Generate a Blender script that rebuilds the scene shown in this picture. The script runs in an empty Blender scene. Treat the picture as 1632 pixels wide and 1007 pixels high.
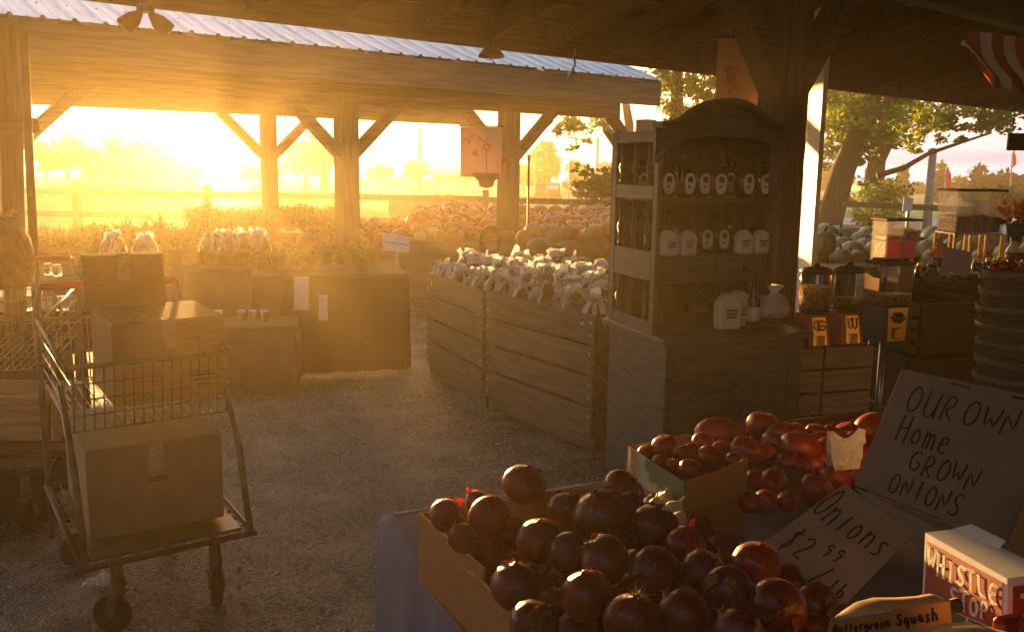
import bpy, math, random
from mathutils import Vector, Matrix, noise
R_ = math.radians
C = bpy.context.scene.collection
scn = bpy.context.scene
# ------------------------------------------------------------------ camera
CAMH, FPX = 1.65, 1450.0
pit, rol = R_(9.33), R_(0.8)
CF = Vector((0, math.cos(pit), -math.sin(pit)))
U0 = Vector((0, math.sin(pit), math.cos(pit)))
CR = Vector((1, 0, 0)) * math.cos(rol) + U0 * math.sin(rol)
CU = -Vector((1, 0, 0)) * math.sin(rol) + U0 * math.cos(rol)
cam = bpy.data.objects.new('camera', bpy.data.cameras.new('camera'))
C.objects.link(cam)
m = Matrix((CR, CU, -CF)).transposed().to_4x4(); m.translation = (0, 0, CAMH)
cam.matrix_world = m
cam.data.lens = 36 * FPX / 1632; cam.data.sensor_width = 36
cam.data.clip_start = 0.05; cam.data.clip_end = 5000
scn.camera = cam
def ray(px, py): return CF + CR * ((px - 816) / FPX) + CU * ((503.5 - py) / FPX)
def at(px, py, Y):
    d = ray(px, py); return Vector((0, 0, CAMH)) + d * (Y / d.y)
def fy(Y): return Y if Y <= 45 else 45 + (Y - 45) * .4   # the field is about 100 m deep
def gz(px, py, z):
    d = ray(px, py); return Vector((0, 0, CAMH)) + d * ((z - CAMH) / d.z)
# ------------------------------------------------------------------ light
sund = ray(345, 236).normalized()
SEL, SAZ = math.asin(sund.z), math.atan2(sund.x, sund.y)
SKY_STR, SUN_STR, EXPO = 0.15, 2.9, 3.5
HAZE_D, HAZE_G = 0.0038, 0.71
w = bpy.data.worlds.new('World'); scn.world = w; w.use_nodes = True
nt = w.node_tree; bg = nt.nodes['Background']
sky = nt.nodes.new('ShaderNodeTexSky'); sky.sky_type = 'NISHITA'; sky.sun_disc = False
sky.sun_elevation = max(SEL, R_(0.8)); sky.sun_rotation = SAZ
sky.air_density = 1.0; sky.dust_density = 2.5; sky.ozone_density = 1.0
# thin streaky evening cloud bands low in the sky
tc = nt.nodes.new('ShaderNodeTexCoord'); mp = nt.nodes.new('ShaderNodeMapping')
mp.inputs['Scale'].default_value = (1.2, 1.2, 34)
nz = nt.nodes.new('ShaderNodeTexNoise'); nz.inputs['Scale'].default_value = 1.6; nz.inputs['Detail'].default_value = 4
rp = nt.nodes.new('ShaderNodeValToRGB'); rp.color_ramp.elements[0].position = .46; rp.color_ramp.elements[1].position = .62
mx = nt.nodes.new('ShaderNodeMix'); mx.data_type = 'RGBA'; mx.blend_type = 'MULTIPLY'
mx.inputs['B'].default_value = (.45, .55, .78, 1)
nt.links.new(tc.outputs['Generated'], mp.inputs['Vector']); nt.links.new(mp.outputs[0], nz.inputs['Vector'])
nt.links.new(nz.outputs['Fac'], rp.inputs[0]); nt.links.new(rp.outputs[0], mx.inputs['Factor'])
# a bright veil of thin cloud along the horizon
sx = nt.nodes.new('ShaderNodeSeparateXYZ'); mr = nt.nodes.new('ShaderNodeMapRange'); mr.interpolation_type = 'SMOOTHSTEP'
mr.inputs['From Min'].default_value = 0.0; mr.inputs['From Max'].default_value = .26; mr.inputs['To Min'].default_value = .93; mr.inputs['To Max'].default_value = 0
m2 = nt.nodes.new('ShaderNodeMix'); m2.data_type = 'RGBA'; m2.clamp_result = False;  m2.blend_type = 'MIX'
dp = nt.nodes.new('ShaderNodeVectorMath'); dp.operation = 'DOT_PRODUCT'; dp.inputs[1].default_value = tuple(sund)
r3 = nt.nodes.new('ShaderNodeValToRGB'); q_ = r3.color_ramp.elements      # cloud veil: warm white round the sun, cool white away from it
q_[0].position = .45; q_[0].color = (.16, .30, .60, 1); q_[1].position = .97; q_[1].color = (1.5, 1.25, .9, 1)
e_ = r3.color_ramp.elements.new(.78); e_.color = (.34, .48, .80, 1)
nt.links.new(tc.outputs['Generated'], dp.inputs[0]); nt.links.new(dp.outputs['Value'], r3.inputs[0]); nt.links.new(r3.outputs[0], m2.inputs['B'])
nt.links.new(tc.outputs['Generated'], sx.inputs[0]); nt.links.new(sx.outputs['Z'], mr.inputs['Value']); nt.links.new(mr.outputs[0], m2.inputs['Factor'])
nt.links.new(sky.outputs[0], m2.inputs['A']); nt.links.new(m2.outputs['Result'], mx.inputs['A']); nt.links.new(mx.outputs['Result'], bg.inputs['Color'])
bg.inputs['Strength'].default_value = SKY_STR
sl = bpy.data.lights.new('sun', 'SUN'); sl.energy = SUN_STR; sl.angle = R_(.5); sl.color = (1, .55, .16)
so = bpy.data.objects.new('sun', sl); C.objects.link(so)
so.rotation_euler = sund.to_track_quat('Z', 'Y').to_euler(); so.location = (0, 0, 30)
scn.view_settings.view_transform = 'Standard'; scn.view_settings.look = 'None'
scn.view_settings.exposure = EXPO; scn.view_settings.gamma = 1
scn.cycles.volume_bounces = 0
# ------------------------------------------------------------------ materials
MATS = {}
def mat(name, col, col2=None, rough=.7, scale=8, stretch=(1, 1, 1), bump=0, metal=0, trans=0, glass=0,
        streak=None, spec=.5, detail=5, wave=None, alpha=1, coat=0, lo=.35, hi=.65):
    m = bpy.data.materials.new(name); m.use_nodes = True; MATS[name] = m
    t = m.node_tree; b = t.nodes['Principled BSDF']; N = t.nodes.new; K = t.links.new
    b.inputs['Roughness'].default_value = rough; b.inputs['Metallic'].default_value = metal
    b.inputs['Specular IOR Level'].default_value = spec
    b.inputs['Coat Weight'].default_value = coat
    if glass: b.inputs['Transmission Weight'].default_value = glass; b.inputs['IOR'].default_value = 1.3
    if alpha < 1: b.inputs['Alpha'].default_value = alpha
    if col2 is None: col2 = tuple(c * .72 for c in col)
    tc = N('ShaderNodeTexCoord'); mp = N('ShaderNodeMapping'); mp.inputs['Scale'].default_value = stretch
    n = N('ShaderNodeTexNoise'); n.inputs['Scale'].default_value = scale; n.inputs['Detail'].default_value = detail
    oi = N('ShaderNodeObjectInfo'); ad = N('ShaderNodeVectorMath'); ad.operation = 'ADD'
    ms = N('ShaderNodeMath'); ms.operation = 'MULTIPLY'; ms.inputs[1].default_value = 37
    K(oi.outputs['Random'], ms.inputs[0]); K(tc.outputs['Object'], ad.inputs[0]); K(ms.outputs[0], ad.inputs[1])
    K(ad.outputs[0], mp.inputs['Vector']); K(mp.outputs[0], n.inputs['Vector'])
    r = N('ShaderNodeValToRGB'); e = r.color_ramp.elements
    e[0].position = lo; e[0].color = (*col2, 1); e[1].position = hi; e[1].color = (*col, 1)
    K(n.outputs['Fac'], r.inputs[0]); src = r.outputs[0]
    K(src, b.inputs['Base Color'])
    if bump:
        bp = N('ShaderNodeBump'); bp.inputs['Strength'].default_value = bump; bp.inputs['Distance'].default_value = .01
        K(n.outputs['Fac'], bp.inputs['Height']); K(bp.outputs[0], b.inputs['Normal'])
    if trans:
        tr = N('ShaderNodeBsdfTranslucent'); mixs = N('ShaderNodeMixShader'); mixs.inputs[0].default_value = trans
        K(src, tr.inputs['Color']); K(b.outputs[0], mixs.inputs[1]); K(tr.outputs[0], mixs.inputs[2])
        K(mixs.outputs[0], t.nodes['Material Output'].inputs['Surface'])
    return m
def leafmat(name, a, b_, sc=3, trans=.45): return mat(name, a, b_, rough=.6, scale=sc, trans=trans, spec=.3, lo=.4, hi=.6)
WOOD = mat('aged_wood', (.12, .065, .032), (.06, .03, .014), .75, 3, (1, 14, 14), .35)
WOODZ = mat('post_wood', (.11, .06, .03), (.055, .028, .013), .75, 3, (14, 14, 1), .35)
BINW = mat('bin_wood', (.23, .155, .095), (.16, .10, .058), .8, 3, (1, 7, 9), .2)
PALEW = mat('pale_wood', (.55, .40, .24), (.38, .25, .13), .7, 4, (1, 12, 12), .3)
CEIL = mat('sheathing_wood', (.14, .07, .033), (.08, .04, .018), .8, 2.5, (1, 10, 10), .3)
ROOFM = mat('galvanised_roof', (.62, .66, .72), (.42, .46, .52), .35, 5, (3, .5, 1), .05, .8)
WHITEP = mat('white_paint', (.80, .78, .74), (.66, .63, .58), .55, 6, (8, 8, 1), .1)
CARD = mat('cardboard', (.42, .25, .12), (.35, .20, .09), .85, 30, (1, 1, 6), .08, trans=.15)
CARDD = mat('cardboard_sign', (.30, .225, .165), (.25, .185, .135), .85, 14, (1, 1, 1), .05)
CARDL = mat('sunlit_cardboard', (.55, .33, .14), (.46, .27, .10), .85, 30, (1, 1, 6), .05, trans=.5)  # lighter, more translucent copy of CARD; sunlight put into the colour
CARDE = mat('cardboard_edge', (.62, .47, .30), None, .9, 60)
INK = mat('marker_ink', (.015, .013, .012), None, .6, 20)
HUTCH = mat('hutch_paint', (.095, .115, .105), (.055, .068, .062), .5, 6, (1, 1, 6), .15)
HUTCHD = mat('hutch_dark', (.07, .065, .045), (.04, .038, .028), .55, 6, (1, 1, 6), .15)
METAL = mat('steel_tube', (.5, .5, .5), (.35, .34, .33), .3, 12, metal=1)
DULLM = mat('dull_cart_wire', (.22, .20, .18), (.12, .11, .10), .45, 14, metal=.7)
DARKM = mat('dark_metal', (.05, .05, .05), (.03, .028, .027), .45, 12, metal=.4)
BLACKP = mat('black_plastic', (.018, .018, .02), (.01, .01, .011), .45, 8)
REDP = mat('red_plastic', (.55, .05, .03), (.4, .03, .02), .4, 8)
REDT = mat('red_tag_plastic', (.85, .06, .03), (.7, .04, .02), .4, 8, trans=.5)
REDM = mat('red_enamel', (.38, .03, .025), (.25, .02, .018), .3, 8, coat=.5)
CHROME = mat('brass_chrome', (.85, .68, .38), (.65, .48, .22), .22, 10, metal=1, bump=.1)
CLEAR = mat('clear_plastic', (.95, .95, .95), (.9, .9, .9), .06, 6, glass=1)
ACRY = mat('frosted_acrylic', (.92, .86, .76), (.86, .78, .66), .25, 6, alpha=.2)
BAGW = mat('white_plastic_film', (.9, .89, .88), (.75, .73, .72), .35, 25, trans=.55, bump=.4)
BAGC = mat('bagged_produce', (.22, .11, .05), (.07, .05, .03), .35, 22, bump=.8, lo=.42, hi=.58)
BLUEC = mat('blue_tablecloth', (.16, .19, .34), (.11, .13, .25), .8, 7, (1, 1, .4), .2)
BLACKC = mat('dark_tablecloth', (.04, .034, .03), (.022, .02, .018), .9, 7, (1, 1, .4), .3)
GREENL = mat('green_liner', (.035, .13, .05), (.02, .07, .03), .9, 40, bump=.6)
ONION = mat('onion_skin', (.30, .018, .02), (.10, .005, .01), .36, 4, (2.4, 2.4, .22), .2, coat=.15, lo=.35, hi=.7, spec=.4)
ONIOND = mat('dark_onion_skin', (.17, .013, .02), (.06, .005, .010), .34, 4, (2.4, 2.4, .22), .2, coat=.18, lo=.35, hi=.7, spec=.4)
TOMATO = mat('tomato_skin', (.36, .02, .012), (.22, .015, .012), .38, 2.2, coat=.05, lo=.3, hi=.7)
OSKIN = mat('papery_skin', (.24, .05, .03), (.13, .02, .015), .5, 4, (2, 2, .3), .3, trans=.35)
ROOTS = mat('dry_roots', (.55, .42, .24), (.35, .25, .14), .9, 40, trans=.3)
GARLIC = mat('garlic_skin', (.72, .58, .36), (.5, .38, .2), .6, 14, bump=.2)
PUMP = mat('pumpkin_skin', (.48, .12, .015), (.32, .07, .012), .45, 4, (1, 1, .6), .1)
PUMPP = mat('pale_pumpkin_skin', (.50, .22, .09), (.38, .14, .06), .45, 4)
GOURDY = mat('yellow_gourd_skin', (.66, .58, .22), (.52, .44, .14), .45, 5)
GOURDW = mat('white_gourd_skin', (.74, .64, .32), (.62, .50, .20), .45, 5)
GOURDG = mat('green_gourd_skin', (.10, .13, .05), (.05, .07, .03), .4, 7)
STEMM = mat('dry_stem', (.20, .17, .07), (.11, .09, .04), .9, 20)
SQUASH = mat('squash_skin', (.62, .42, .20), (.5, .32, .13), .5, 5)
LEAFY = leafmat('yellow_green_leaves', (.36, .36, .03), (.08, .17, .025), .9)
LEAFD = leafmat('dark_green_leaves', (.05, .08, .02), (.025, .045, .015), .6)
LEAFM = leafmat('mid_green_leaves', (.11, .19, .03), (.04, .09, .02), .6)
LEAFP = leafmat('purple_leaves', (.06, .035, .03), (.03, .025, .022), .8, .2)
LEAFB = leafmat('bush_leaves', (.16, .24, .04), (.07, .12, .03), 2)
PLANTL = leafmat('potted_plant_leaves', (.12, .15, .04), (.05, .08, .025), 6, .4)
FLOWO = mat('orange_petals', (.75, .20, .04), (.55, .10, .02), .6, 30, trans=.3)
FLOWP = mat('pink_petals', (.7, .25, .22), (.5, .12, .10), .6, 30, trans=.3)
BARK = mat('bark', (.04, .026, .016), (.02, .013, .008), .95, 5, (5, 5, 1), 1)
FENCEW = mat('fence_wood', (.12, .075, .05), (.07, .045, .03), .85, 6)
BANP = mat('pink_banner', (.62, .36, .27), (.54, .28, .20), .7, 3, trans=.25)
CREAM = mat('cream_paper', (.88, .82, .62), (.80, .72, .50), .6, 18)
PAPER = mat('white_paper', (.80, .79, .78), (.74, .72, .72), .8, 20)
LABRED = mat('red_print', (.34, .03, .02), (.26, .02, .015), .5, 9)
SYRUP = mat('dark_syrup_glass', (.035, .014, .006), (.02, .008, .004), .08, 6, coat=.6)
REDJ = mat('red_candy', (.85, .03, .015), (.65, .015, .01), .35, 40, bump=.6, trans=.6)
CANDYO = mat('orange_candy', (.65, .25, .05), (.35, .07, .03), .4, 60, bump=.8, lo=.45, hi=.55, trans=.4)
CANDYG = mat('green_candy', (.25, .30, .08), (.30, .10, .05), .4, 60, bump=.8, lo=.45, hi=.55, trans=.4)
CANDYP = mat('mixed_candy', (.55, .22, .12), (.15, .10, .18), .4, 60, bump=.8, lo=.45, hi=.55, trans=.4)
NUTS = mat('roasted_nuts', (.50, .30, .10), (.20, .09, .03), .5, 75, bump=.9, lo=.45, hi=.55)
BASKET = mat('woven_basket', (.24, .17, .12), (.12, .08, .055), .7, 20, (1, 1, 8), .8)
CART = mat('cart_tray_metal', (.20, .17, .13), (.12, .10, .08), .4, 9, metal=.5)
TIRE = mat('rubber', (.025, .024, .023), (.015, .015, .014), .85, 10)
POT = mat('terracotta_plastic', (.10, .05, .03), (.06, .03, .02), .6, 10)
FLAGR = mat('red_flag_cloth', (.55, .04, .04), (.42, .02, .03), .7, 5, trans=.35)
FLAGO = mat('orange_pennant', (.75, .16, .04), None, .7, 5, trans=.4)
FLAGG = mat('green_pennant', (.03, .10, .05), None, .7, 5, trans=.3)
CUPG = mat('pale_green_plastic', (.55, .75, .35), (.4, .6, .25), .4, 9, trans=.5)
AWNW = mat('white_awning_cloth', (.62, .58, .55), (.52, .48, .45), .85, 8, trans=.2)
AWNR = mat('red_awning_cloth', (.30, .03, .02), (.22, .02, .015), .85, 8, trans=.2)
BLUEB = mat('blue_print', (.10, .14, .26), (.06, .08, .16), .6, 6)
GREENB = mat('green_print', (.08, .13, .06), (.05, .08, .04), .6, 6)
CANVAS = mat('burlap', (.34, .20, .09), (.20, .11, .05), .9, 26, bump=.6)
STRAW = mat('straw', (.62, .45, .20), (.42, .28, .11), .9, 30, trans=.35)
SIGNW = mat('pale_sign_board', (.62, .62, .66), (.52, .52, .56), .6, 9)
ROOFD = mat('dark_shingles', (.09, .08, .075), (.05, .045, .04), .9, 20)
DKG = mat('dark_grey_cloth', (.10, .085, .08), (.07, .06, .055), .9, 8)
WALLG = mat('grey_siding', (.40, .40, .40), (.32, .32, .32), .8, 6, (1, 1, 20))
STEELP = mat('weathered_pole', (.35, .31, .28), (.24, .21, .19), .6, 9)

def ground_mat():
    m = bpy.data.materials.new('gravel_asphalt'); m.use_nodes = True
    t = m.node_tree; b = t.nodes['Principled BSDF']; N = t.nodes.new; K = t.links.new
    tc = N('ShaderNodeTexCoord')
    v = N('ShaderNodeTexVoronoi'); v.inputs['Scale'].default_value = 75
    n1 = N('ShaderNodeTexNoise'); n1.inputs['Scale'].default_value = 2.6; n1.inputs['Detail'].default_value = 12; n1.inputs['Roughness'].default_value = .72
    n2 = N('ShaderNodeTexNoise'); n2.inputs['Scale'].default_value = 34; n2.inputs['Detail'].default_value = 5
    for n in (v, n1, n2): K(tc.outputs['Object'], n.inputs['Vector'])
    r = N('ShaderNodeValToRGB'); e = r.color_ramp.elements
    e[0].position = .0; e[0].color = (.05, .04, .03, 1); e[1].position = 1; e[1].color = (.24, .18, .12, 1)
    K(v.outputs['Color'], r.inputs[0])
    r2 = N('ShaderNodeValToRGB'); r2.color_ramp.elements[0].position = .47; r2.color_ramp.elements[1].position = .66
    r2.color_ramp.elements[0].color = (0, 0, 0, 1)
    K(n1.outputs['Fac'], r2.inputs[0])
    mx = N('ShaderNodeMix'); mx.data_type = 'RGBA'; K(r2.outputs[0], mx.inputs['Factor'])
    mx.inputs['B'].default_value = (.36, .29, .21, 1)
    K(r.outputs[0], mx.inputs['A']); K(mx.outputs['Result'], b.inputs['Base Color'])
    rr = N('ShaderNodeMapRange'); rr.inputs['From Min'].default_value = .35; rr.inputs['From Max'].default_value = .65; rr.inputs['To Min'].default_value = .14; rr.inputs['To Max'].default_value = .75
    K(n2.outputs['Fac'], rr.inputs['Value']); K(rr.outputs[0], b.inputs['Roughness'])
    ad = N('ShaderNodeMath'); ad.operation = 'ADD'; K(v.outputs['Distance'], ad.inputs[0]); K(n2.outputs['Fac'], ad.inputs[1])
    bp = N('ShaderNodeBump'); bp.inputs['Strength'].default_value = .6; bp.inputs['Distance'].default_value = .012
    K(ad.outputs[0], bp.inputs['Height']); K(bp.outputs[0], b.inputs['Normal'])
    return m
GRAVEL = ground_mat()
GRASSM = mat('mown_grass', (.08, .24, .03), (.05, .15, .02), .9, .6, bump=.3)
ROADM = mat('grey_road', (.22, .22, .23), (.16, .16, .17), .8, .8)
PATHM = mat('concrete_path', (.34, .33, .34), (.27, .26, .27), .8, 2)

# ------------------------------------------------------------------ builders
MW = {}
def tag(o, label=None, cat=None, group=None, kind=None):
    if label: o['label'] = label
    if cat: o['category'] = cat
    if group: o['group'] = group
    if kind: o['kind'] = kind
    return o
def thing(name, label, cat, loc=(0, 0, 0), rz=0, group=None):
    o = bpy.data.objects.new(name, None); C.objects.link(o); o.empty_display_size = .1
    o.location = loc; o.rotation_euler = (0, 0, rz)
    MW[o.name] = Matrix.Translation(Vector(loc)) @ Matrix.Rotation(rz, 4, 'Z')
    return tag(o, label, cat, group)
def copy_tree(o, loc=None, rz=None, label=None, parent=None, scale=None):
    c = o.copy(); C.objects.link(c)
    if parent: c.parent = parent
    if loc is not None: c.location = loc
    if rz is not None: c.rotation_euler = rz if hasattr(rz, '__len__') else (0, 0, rz)
    if scale: c.scale = (scale,) * 3
    if label: c['label'] = label
    for ch in [x for x in o.children]: copy_tree(ch, parent=c)
    return c
class MB:
    def __init__(s): s.v = []; s.f = []
    def add(s, vs, fs):
        n = len(s.v); s.v += [Vector(v) for v in vs]; s.f += [[i + n for i in f] for f in fs]; return s
    def box(s, c, d, rot=None):
        c = Vector(c); h = [x / 2 for x in d]; vs = []
        for z in (-1, 1):
            for y in (-1, 1):
                for x in (-1, 1):
                    q = Vector((x * h[0], y * h[1], z * h[2])); vs.append(c + (rot @ q if rot else q))
        return s.add(vs, [(0, 2, 3, 1), (4, 5, 7, 6), (0, 1, 5, 4), (2, 6, 7, 3), (0, 4, 6, 2), (1, 3, 7, 5)])
    def bar(s, a, b, w, h, up=(0, 0, 1)):
        a, b = Vector(a), Vector(b); d = b - a; y = d.normalized(); x = y.cross(Vector(up))
        if x.length < 1e-4: x = y.cross(Vector((1, 0, 0)))
        x.normalize(); z = x.cross(y)
        return s.box((a + b) / 2, (w, d.length, h), Matrix((x, y, z)).transposed())
    def tube(s, pts, r, n=8, cap=True):
        pts = [Vector(p) for p in pts]; rs = r if hasattr(r, '__len__') else [r] * len(pts)
        prev = None; vs = []; fs = []
        for i, p in enumerate(pts):
            d = (pts[min(i + 1, len(pts) - 1)] - pts[max(i - 1, 0)]).normalized()
            if prev is None: prev = d.orthogonal().normalized()
            x = (prev - d * prev.dot(d)).normalized(); y = d.cross(x); prev = x
            vs += [p + (x * math.cos(2 * math.pi * k / n) + y * math.sin(2 * math.pi * k / n)) * rs[i] for k in range(n)]
        for i in range(len(pts) - 1):
            for k in range(n):
                k2 = (k + 1) % n; fs.append((i * n + k, i * n + k2, (i + 1) * n + k2, (i + 1) * n + k))
        if cap: fs.append(tuple(range(n))[::-1]); fs.append(tuple(range((len(pts) - 1) * n, len(pts) * n)))
        return s.add(vs, fs)
    def lathe(s, prof, c=(0, 0, 0), n=24, fn=None, rot=None):
        c = Vector(c); vs = []; fs = []
        for (r, z) in prof:
            for k in range(n):
                a = 2 * math.pi * k / n; rr = r * (fn(a, r, z) if fn else 1)
                q = Vector((rr * math.cos(a), rr * math.sin(a), z)); vs.append(c + (rot @ q if rot else q))
        for i in range(len(prof) - 1):
            for k in range(n):
                k2 = (k + 1) % n; fs.append((i * n + k, i * n + k2, (i + 1) * n + k2, (i + 1) * n + k))
        if prof[0][0] > 1e-4: fs.append(tuple(range(n))[::-1])
        if prof[-1][0] > 1e-4: fs.append(tuple(range((len(prof) - 1) * n, len(prof) * n)))
        return s.add(vs, fs)
    def ball(s, c, r, n=16, m=10, rot=None):
        rx = r if hasattr(r, '__len__') else (r, r, r); c = Vector(c); vs = []; fs = []
        for i in range(m + 1):
            t = math.pi * i / m
            for k in range(n):
                a = 2 * math.pi * k / n
                q = Vector((rx[0] * math.sin(t) * math.cos(a), rx[1] * math.sin(t) * math.sin(a), -rx[2] * math.cos(t)))
                vs.append(c + (rot @ q if rot else q))
        for i in range(m):
            for k in range(n):
                k2 = (k + 1) % n; fs.append((i * n + k, i * n + k2, (i + 1) * n + k2, (i + 1) * n + k))
        return s.add(vs, fs)
    def panel(s, a, b, c, d, th):   # four corners, thickness pushed away from the seen face
        a, b, c, d = map(Vector, (a, b, c, d)); n = (b - a).cross(d - a).normalized() * -th
        v = [a, b, c, d, a + n, b + n, c + n, d + n]
        return s.add(v, [(0, 1, 2, 3), (7, 6, 5, 4), (0, 4, 5, 1), (1, 5, 6, 2), (2, 6, 7, 3), (3, 7, 4, 0)])
    def prism(s, pts, off):         # outline (3-D points, planar) pushed by vector off
        n = len(pts); off = Vector(off); v = [Vector(p) for p in pts]; v += [p + off for p in v]
        return s.add(v, [tuple(range(n)), tuple(range(n, 2 * n))[::-1]] + [(i, i + n, (i + 1) % n + n, (i + 1) % n) for i in range(n)])
    def build(s, name, mt, parent=None, smooth=False, bevel=0, world=False):
        me = bpy.data.meshes.new(name)
        vs = s.v
        if world and parent: inv = MW[parent.name].inverted(); vs = [inv @ v for v in vs]
        me.from_pydata([tuple(v) for v in vs], [], s.f); me.update()
        import bmesh as bm_
        b = bm_.new(); b.from_mesh(me); bm_.ops.remove_doubles(b, verts=b.verts, dist=1e-6) if smooth else None
        bm_.ops.recalc_face_normals(b, faces=b.faces)
        if bevel: bm_.ops.bevel(b, geom=list(b.edges), offset=bevel, segments=1, affect='EDGES', clamp_overlap=True)
        b.to_mesh(me); b.free()
        if smooth: me.polygons.foreach_set('use_smooth', [True] * len(me.polygons))
        me.materials.append(mt); o = bpy.data.objects.new(name, me); C.objects.link(o)
        if parent: o.parent = parent
        return o
# handwriting: strokes on a 0..1 grid
ST = {
 'O': [[(.5, 1), (.2, .85), (.08, .5), (.2, .12), (.5, 0), (.82, .15), (.92, .5), (.8, .85), (.5, 1), (.35, .96)]],
 'U': [[(.1, 1), (.1, .35), (.25, .04), (.6, 0), (.85, .25), (.88, 1)], [(.88, .4), (.92, 0)]],
 'R': [[(.15, 0), (.15, 1), (.6, .97), (.8, .75), (.6, .5), (.18, .45), (.9, 0)]],
 'W': [[(.02, 1), (.25, 0), (.5, .8), (.72, 0), (.98, 1)]],
 'N': [[(.12, 0), (.14, 1), (.82, 0), (.86, 1)]],
 'H': [[(.12, 1), (.12, 0)], [(.85, 1), (.85, 0)], [(.12, .5), (.85, .55)]],
 'G': [[(.9, .85), (.55, 1), (.2, .8), (.08, .45), (.25, .08), (.6, 0), (.9, .25), (.9, .48), (.55, .48)]],
 'I': [[(.5, 1), (.5, 0)]], 'S': [[(.88, .88), (.5, 1), (.15, .8), (.3, .55), (.75, .42), (.85, .15), (.5, 0), (.1, .12)]],
 'B': [[(.15, 0), (.15, 1), (.65, .95), (.7, .62), (.15, .52), (.8, .42), (.82, .1), (.15, 0)]],
 'o': [[(.5, .6), (.2, .5), (.15, .2), (.4, 0), (.75, .1), (.82, .4), (.5, .6)]],
 'm': [[(.08, .6), (.1, 0)], [(.1, .42), (.3, .6), (.45, .45), (.46, 0)], [(.46, .42), (.68, .6), (.85, .42), (.9, 0)]],
 'e': [[(.15, .3), (.8, .34), (.65, .58), (.3, .56), (.12, .25), (.35, 0), (.85, .08)]],
 'n': [[(.15, .6), (.17, 0)], [(.17, .4), (.5, .6), (.78, .45), (.82, 0)]],
 'i': [[(.5, .58), (.5, 0)], [(.5, .78), (.52, .82)]],
 's': [[(.8, .52), (.45, .6), (.2, .45), (.7, .22), (.6, .02), (.15, .05)]],
 '$': [[(.85, .8), (.5, .9), (.18, .72), (.75, .42), (.7, .12), (.15, .15)], [(.5, 1.05), (.48, -.08)]],
 '2': [[(.12, .8), (.45, 1), (.8, .8), (.7, .5), (.1, .02), (.9, .02)]],
 '9': [[(.8, .75), (.5, .98), (.2, .75), (.45, .5), (.8, .7), (.78, .3), (.6, 0)]],
 '.': [[(.45, 0), (.55, .06)]], '/': [[(.05, -.05), (.95, 1)]], 'l': [[(.5, 1), (.5, 0)]],
 'b': [[(.2, 1), (.2, 0), (.7, .05), (.8, .35), (.5, .55), (.2, .4)]],
 'u': [[(.15, .6), (.2, .1), (.55, 0), (.78, .2), (.8, .6)], [(.8, .3), (.85, 0)]],
 't': [[(.45, 1), (.45, .1), (.7, 0)], [(.15, .62), (.8, .64)]],
 'r': [[(.2, .6), (.22, 0)], [(.22, .38), (.5, .6), (.8, .52)]],
 'g': [[(.8, .55), (.35, .6), (.15, .3), (.45, .05), (.8, .3), (.8, .6), (.78, -.2), (.45, -.35), (.12, -.22)]],
 'q': [[(.8, .55), (.35, .6), (.15, .3), (.45, .05), (.8, .3), (.8, .6), (.8, -.35)]],
 'a': [[(.8, .55), (.35, .6), (.15, .3), (.45, .03), (.8, .3), (.8, .6), (.86, 0)]],
 'h': [[(.15, 1), (.17, 0)], [(.17, .38), (.5, .6), (.78, .42), (.82, 0)]],
 'T': [[(.5, 0), (.5, 1)], [(.08, 1), (.92, 1)]], 'P': [[(.2, 0), (.2, 1), (.7, .97), (.85, .72), (.65, .48), (.2, .45)]],
 'L': [[(.2, 1), (.2, 0), (.85, 0)]], 'E': [[(.85, 1), (.2, 1), (.2, 0), (.85, 0)], [(.2, .5), (.7, .5)]]}
def write(mb, text, fr, u0, v0, cw, ch, th, slope=0, jit=.04, seed=1, lift=.0028, serif=False):
    """strokes as flat ribbons on the panel frame fr(u,v,lift) -> point"""
    rnd = random.Random(seed); u = u0
    for k, chh in enumerate(text):
        if chh == ' ': u += cw * .6; continue
        j1, j2, j3 = rnd.uniform(-jit, jit), rnd.uniform(-jit, jit), rnd.uniform(-jit, jit)
        for st in ST[chh]:
            P = [(u + (x + j1 * y * 2) * cw * .82, v0 + slope * (u - u0) + (y * (1 + j3 * 2) + j2) * ch) for x, y in st]
            Q = [P[0]]
            for a, b in zip(P, P[1:]):          # resample, light rounding
                for t in (.5, 1): Q.append((a[0] + (b[0] - a[0]) * t, a[1] + (b[1] - a[1]) * t))
            if len(Q) > 4: Q = [Q[0]] + [((Q[i-1][0] + 2*Q[i][0] + Q[i+1][0]) / 4, (Q[i-1][1] + 2*Q[i][1] + Q[i+1][1]) / 4) for i in range(1, len(Q) - 1)] + [Q[-1]]
            W = [fr(a, b, lift) for a, b in Q]; n = (fr(0, 0, 1) - fr(0, 0, 0)).normalized()
            vs = []
            for i, p in enumerate(W):
                d = (W[min(i + 1, len(W) - 1)] - W[max(i - 1, 0)])
                if d.length < 1e-6: d = W[-1] - W[0]
                s = d.normalized().cross(n) * th * rnd.uniform(.4, .6)
                vs += [p + s, p - s]
            mb.add(vs, [(2*i, 2*i+1, 2*i+3, 2*i+2) for i in range(len(W) - 1)])
            if serif:
                for e in (P[0], P[-1]): mb.panel(*[fr(e[0] + a * cw * .17, e[1] + b * ch * .04, lift) for a, b in ((-1, -1), (1, -1), (1, 1), (-1, 1))], .0005)
        u += cw
def frame(a, b, d, c=None):
    a, b, d = Vector(a), Vector(b), Vector(d); n = (b - a).cross(d - a).normalized()
    if c is None: c = b + d - a
    if n.dot(Vector((0, 0, CAMH)) - a) < 0: n = -n
    return lambda u, v, l=0: (a * (1 - u) + b * u) * (1 - v) + (d * (1 - u) + c * u) * v + n * l
def onplane(px, py, a, b, d):
    n = (b - a).cross(d - a); r = ray(px, py); o = Vector((0, 0, CAMH)); return o + r * ((a - o).dot(n) / r.dot(n))
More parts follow.
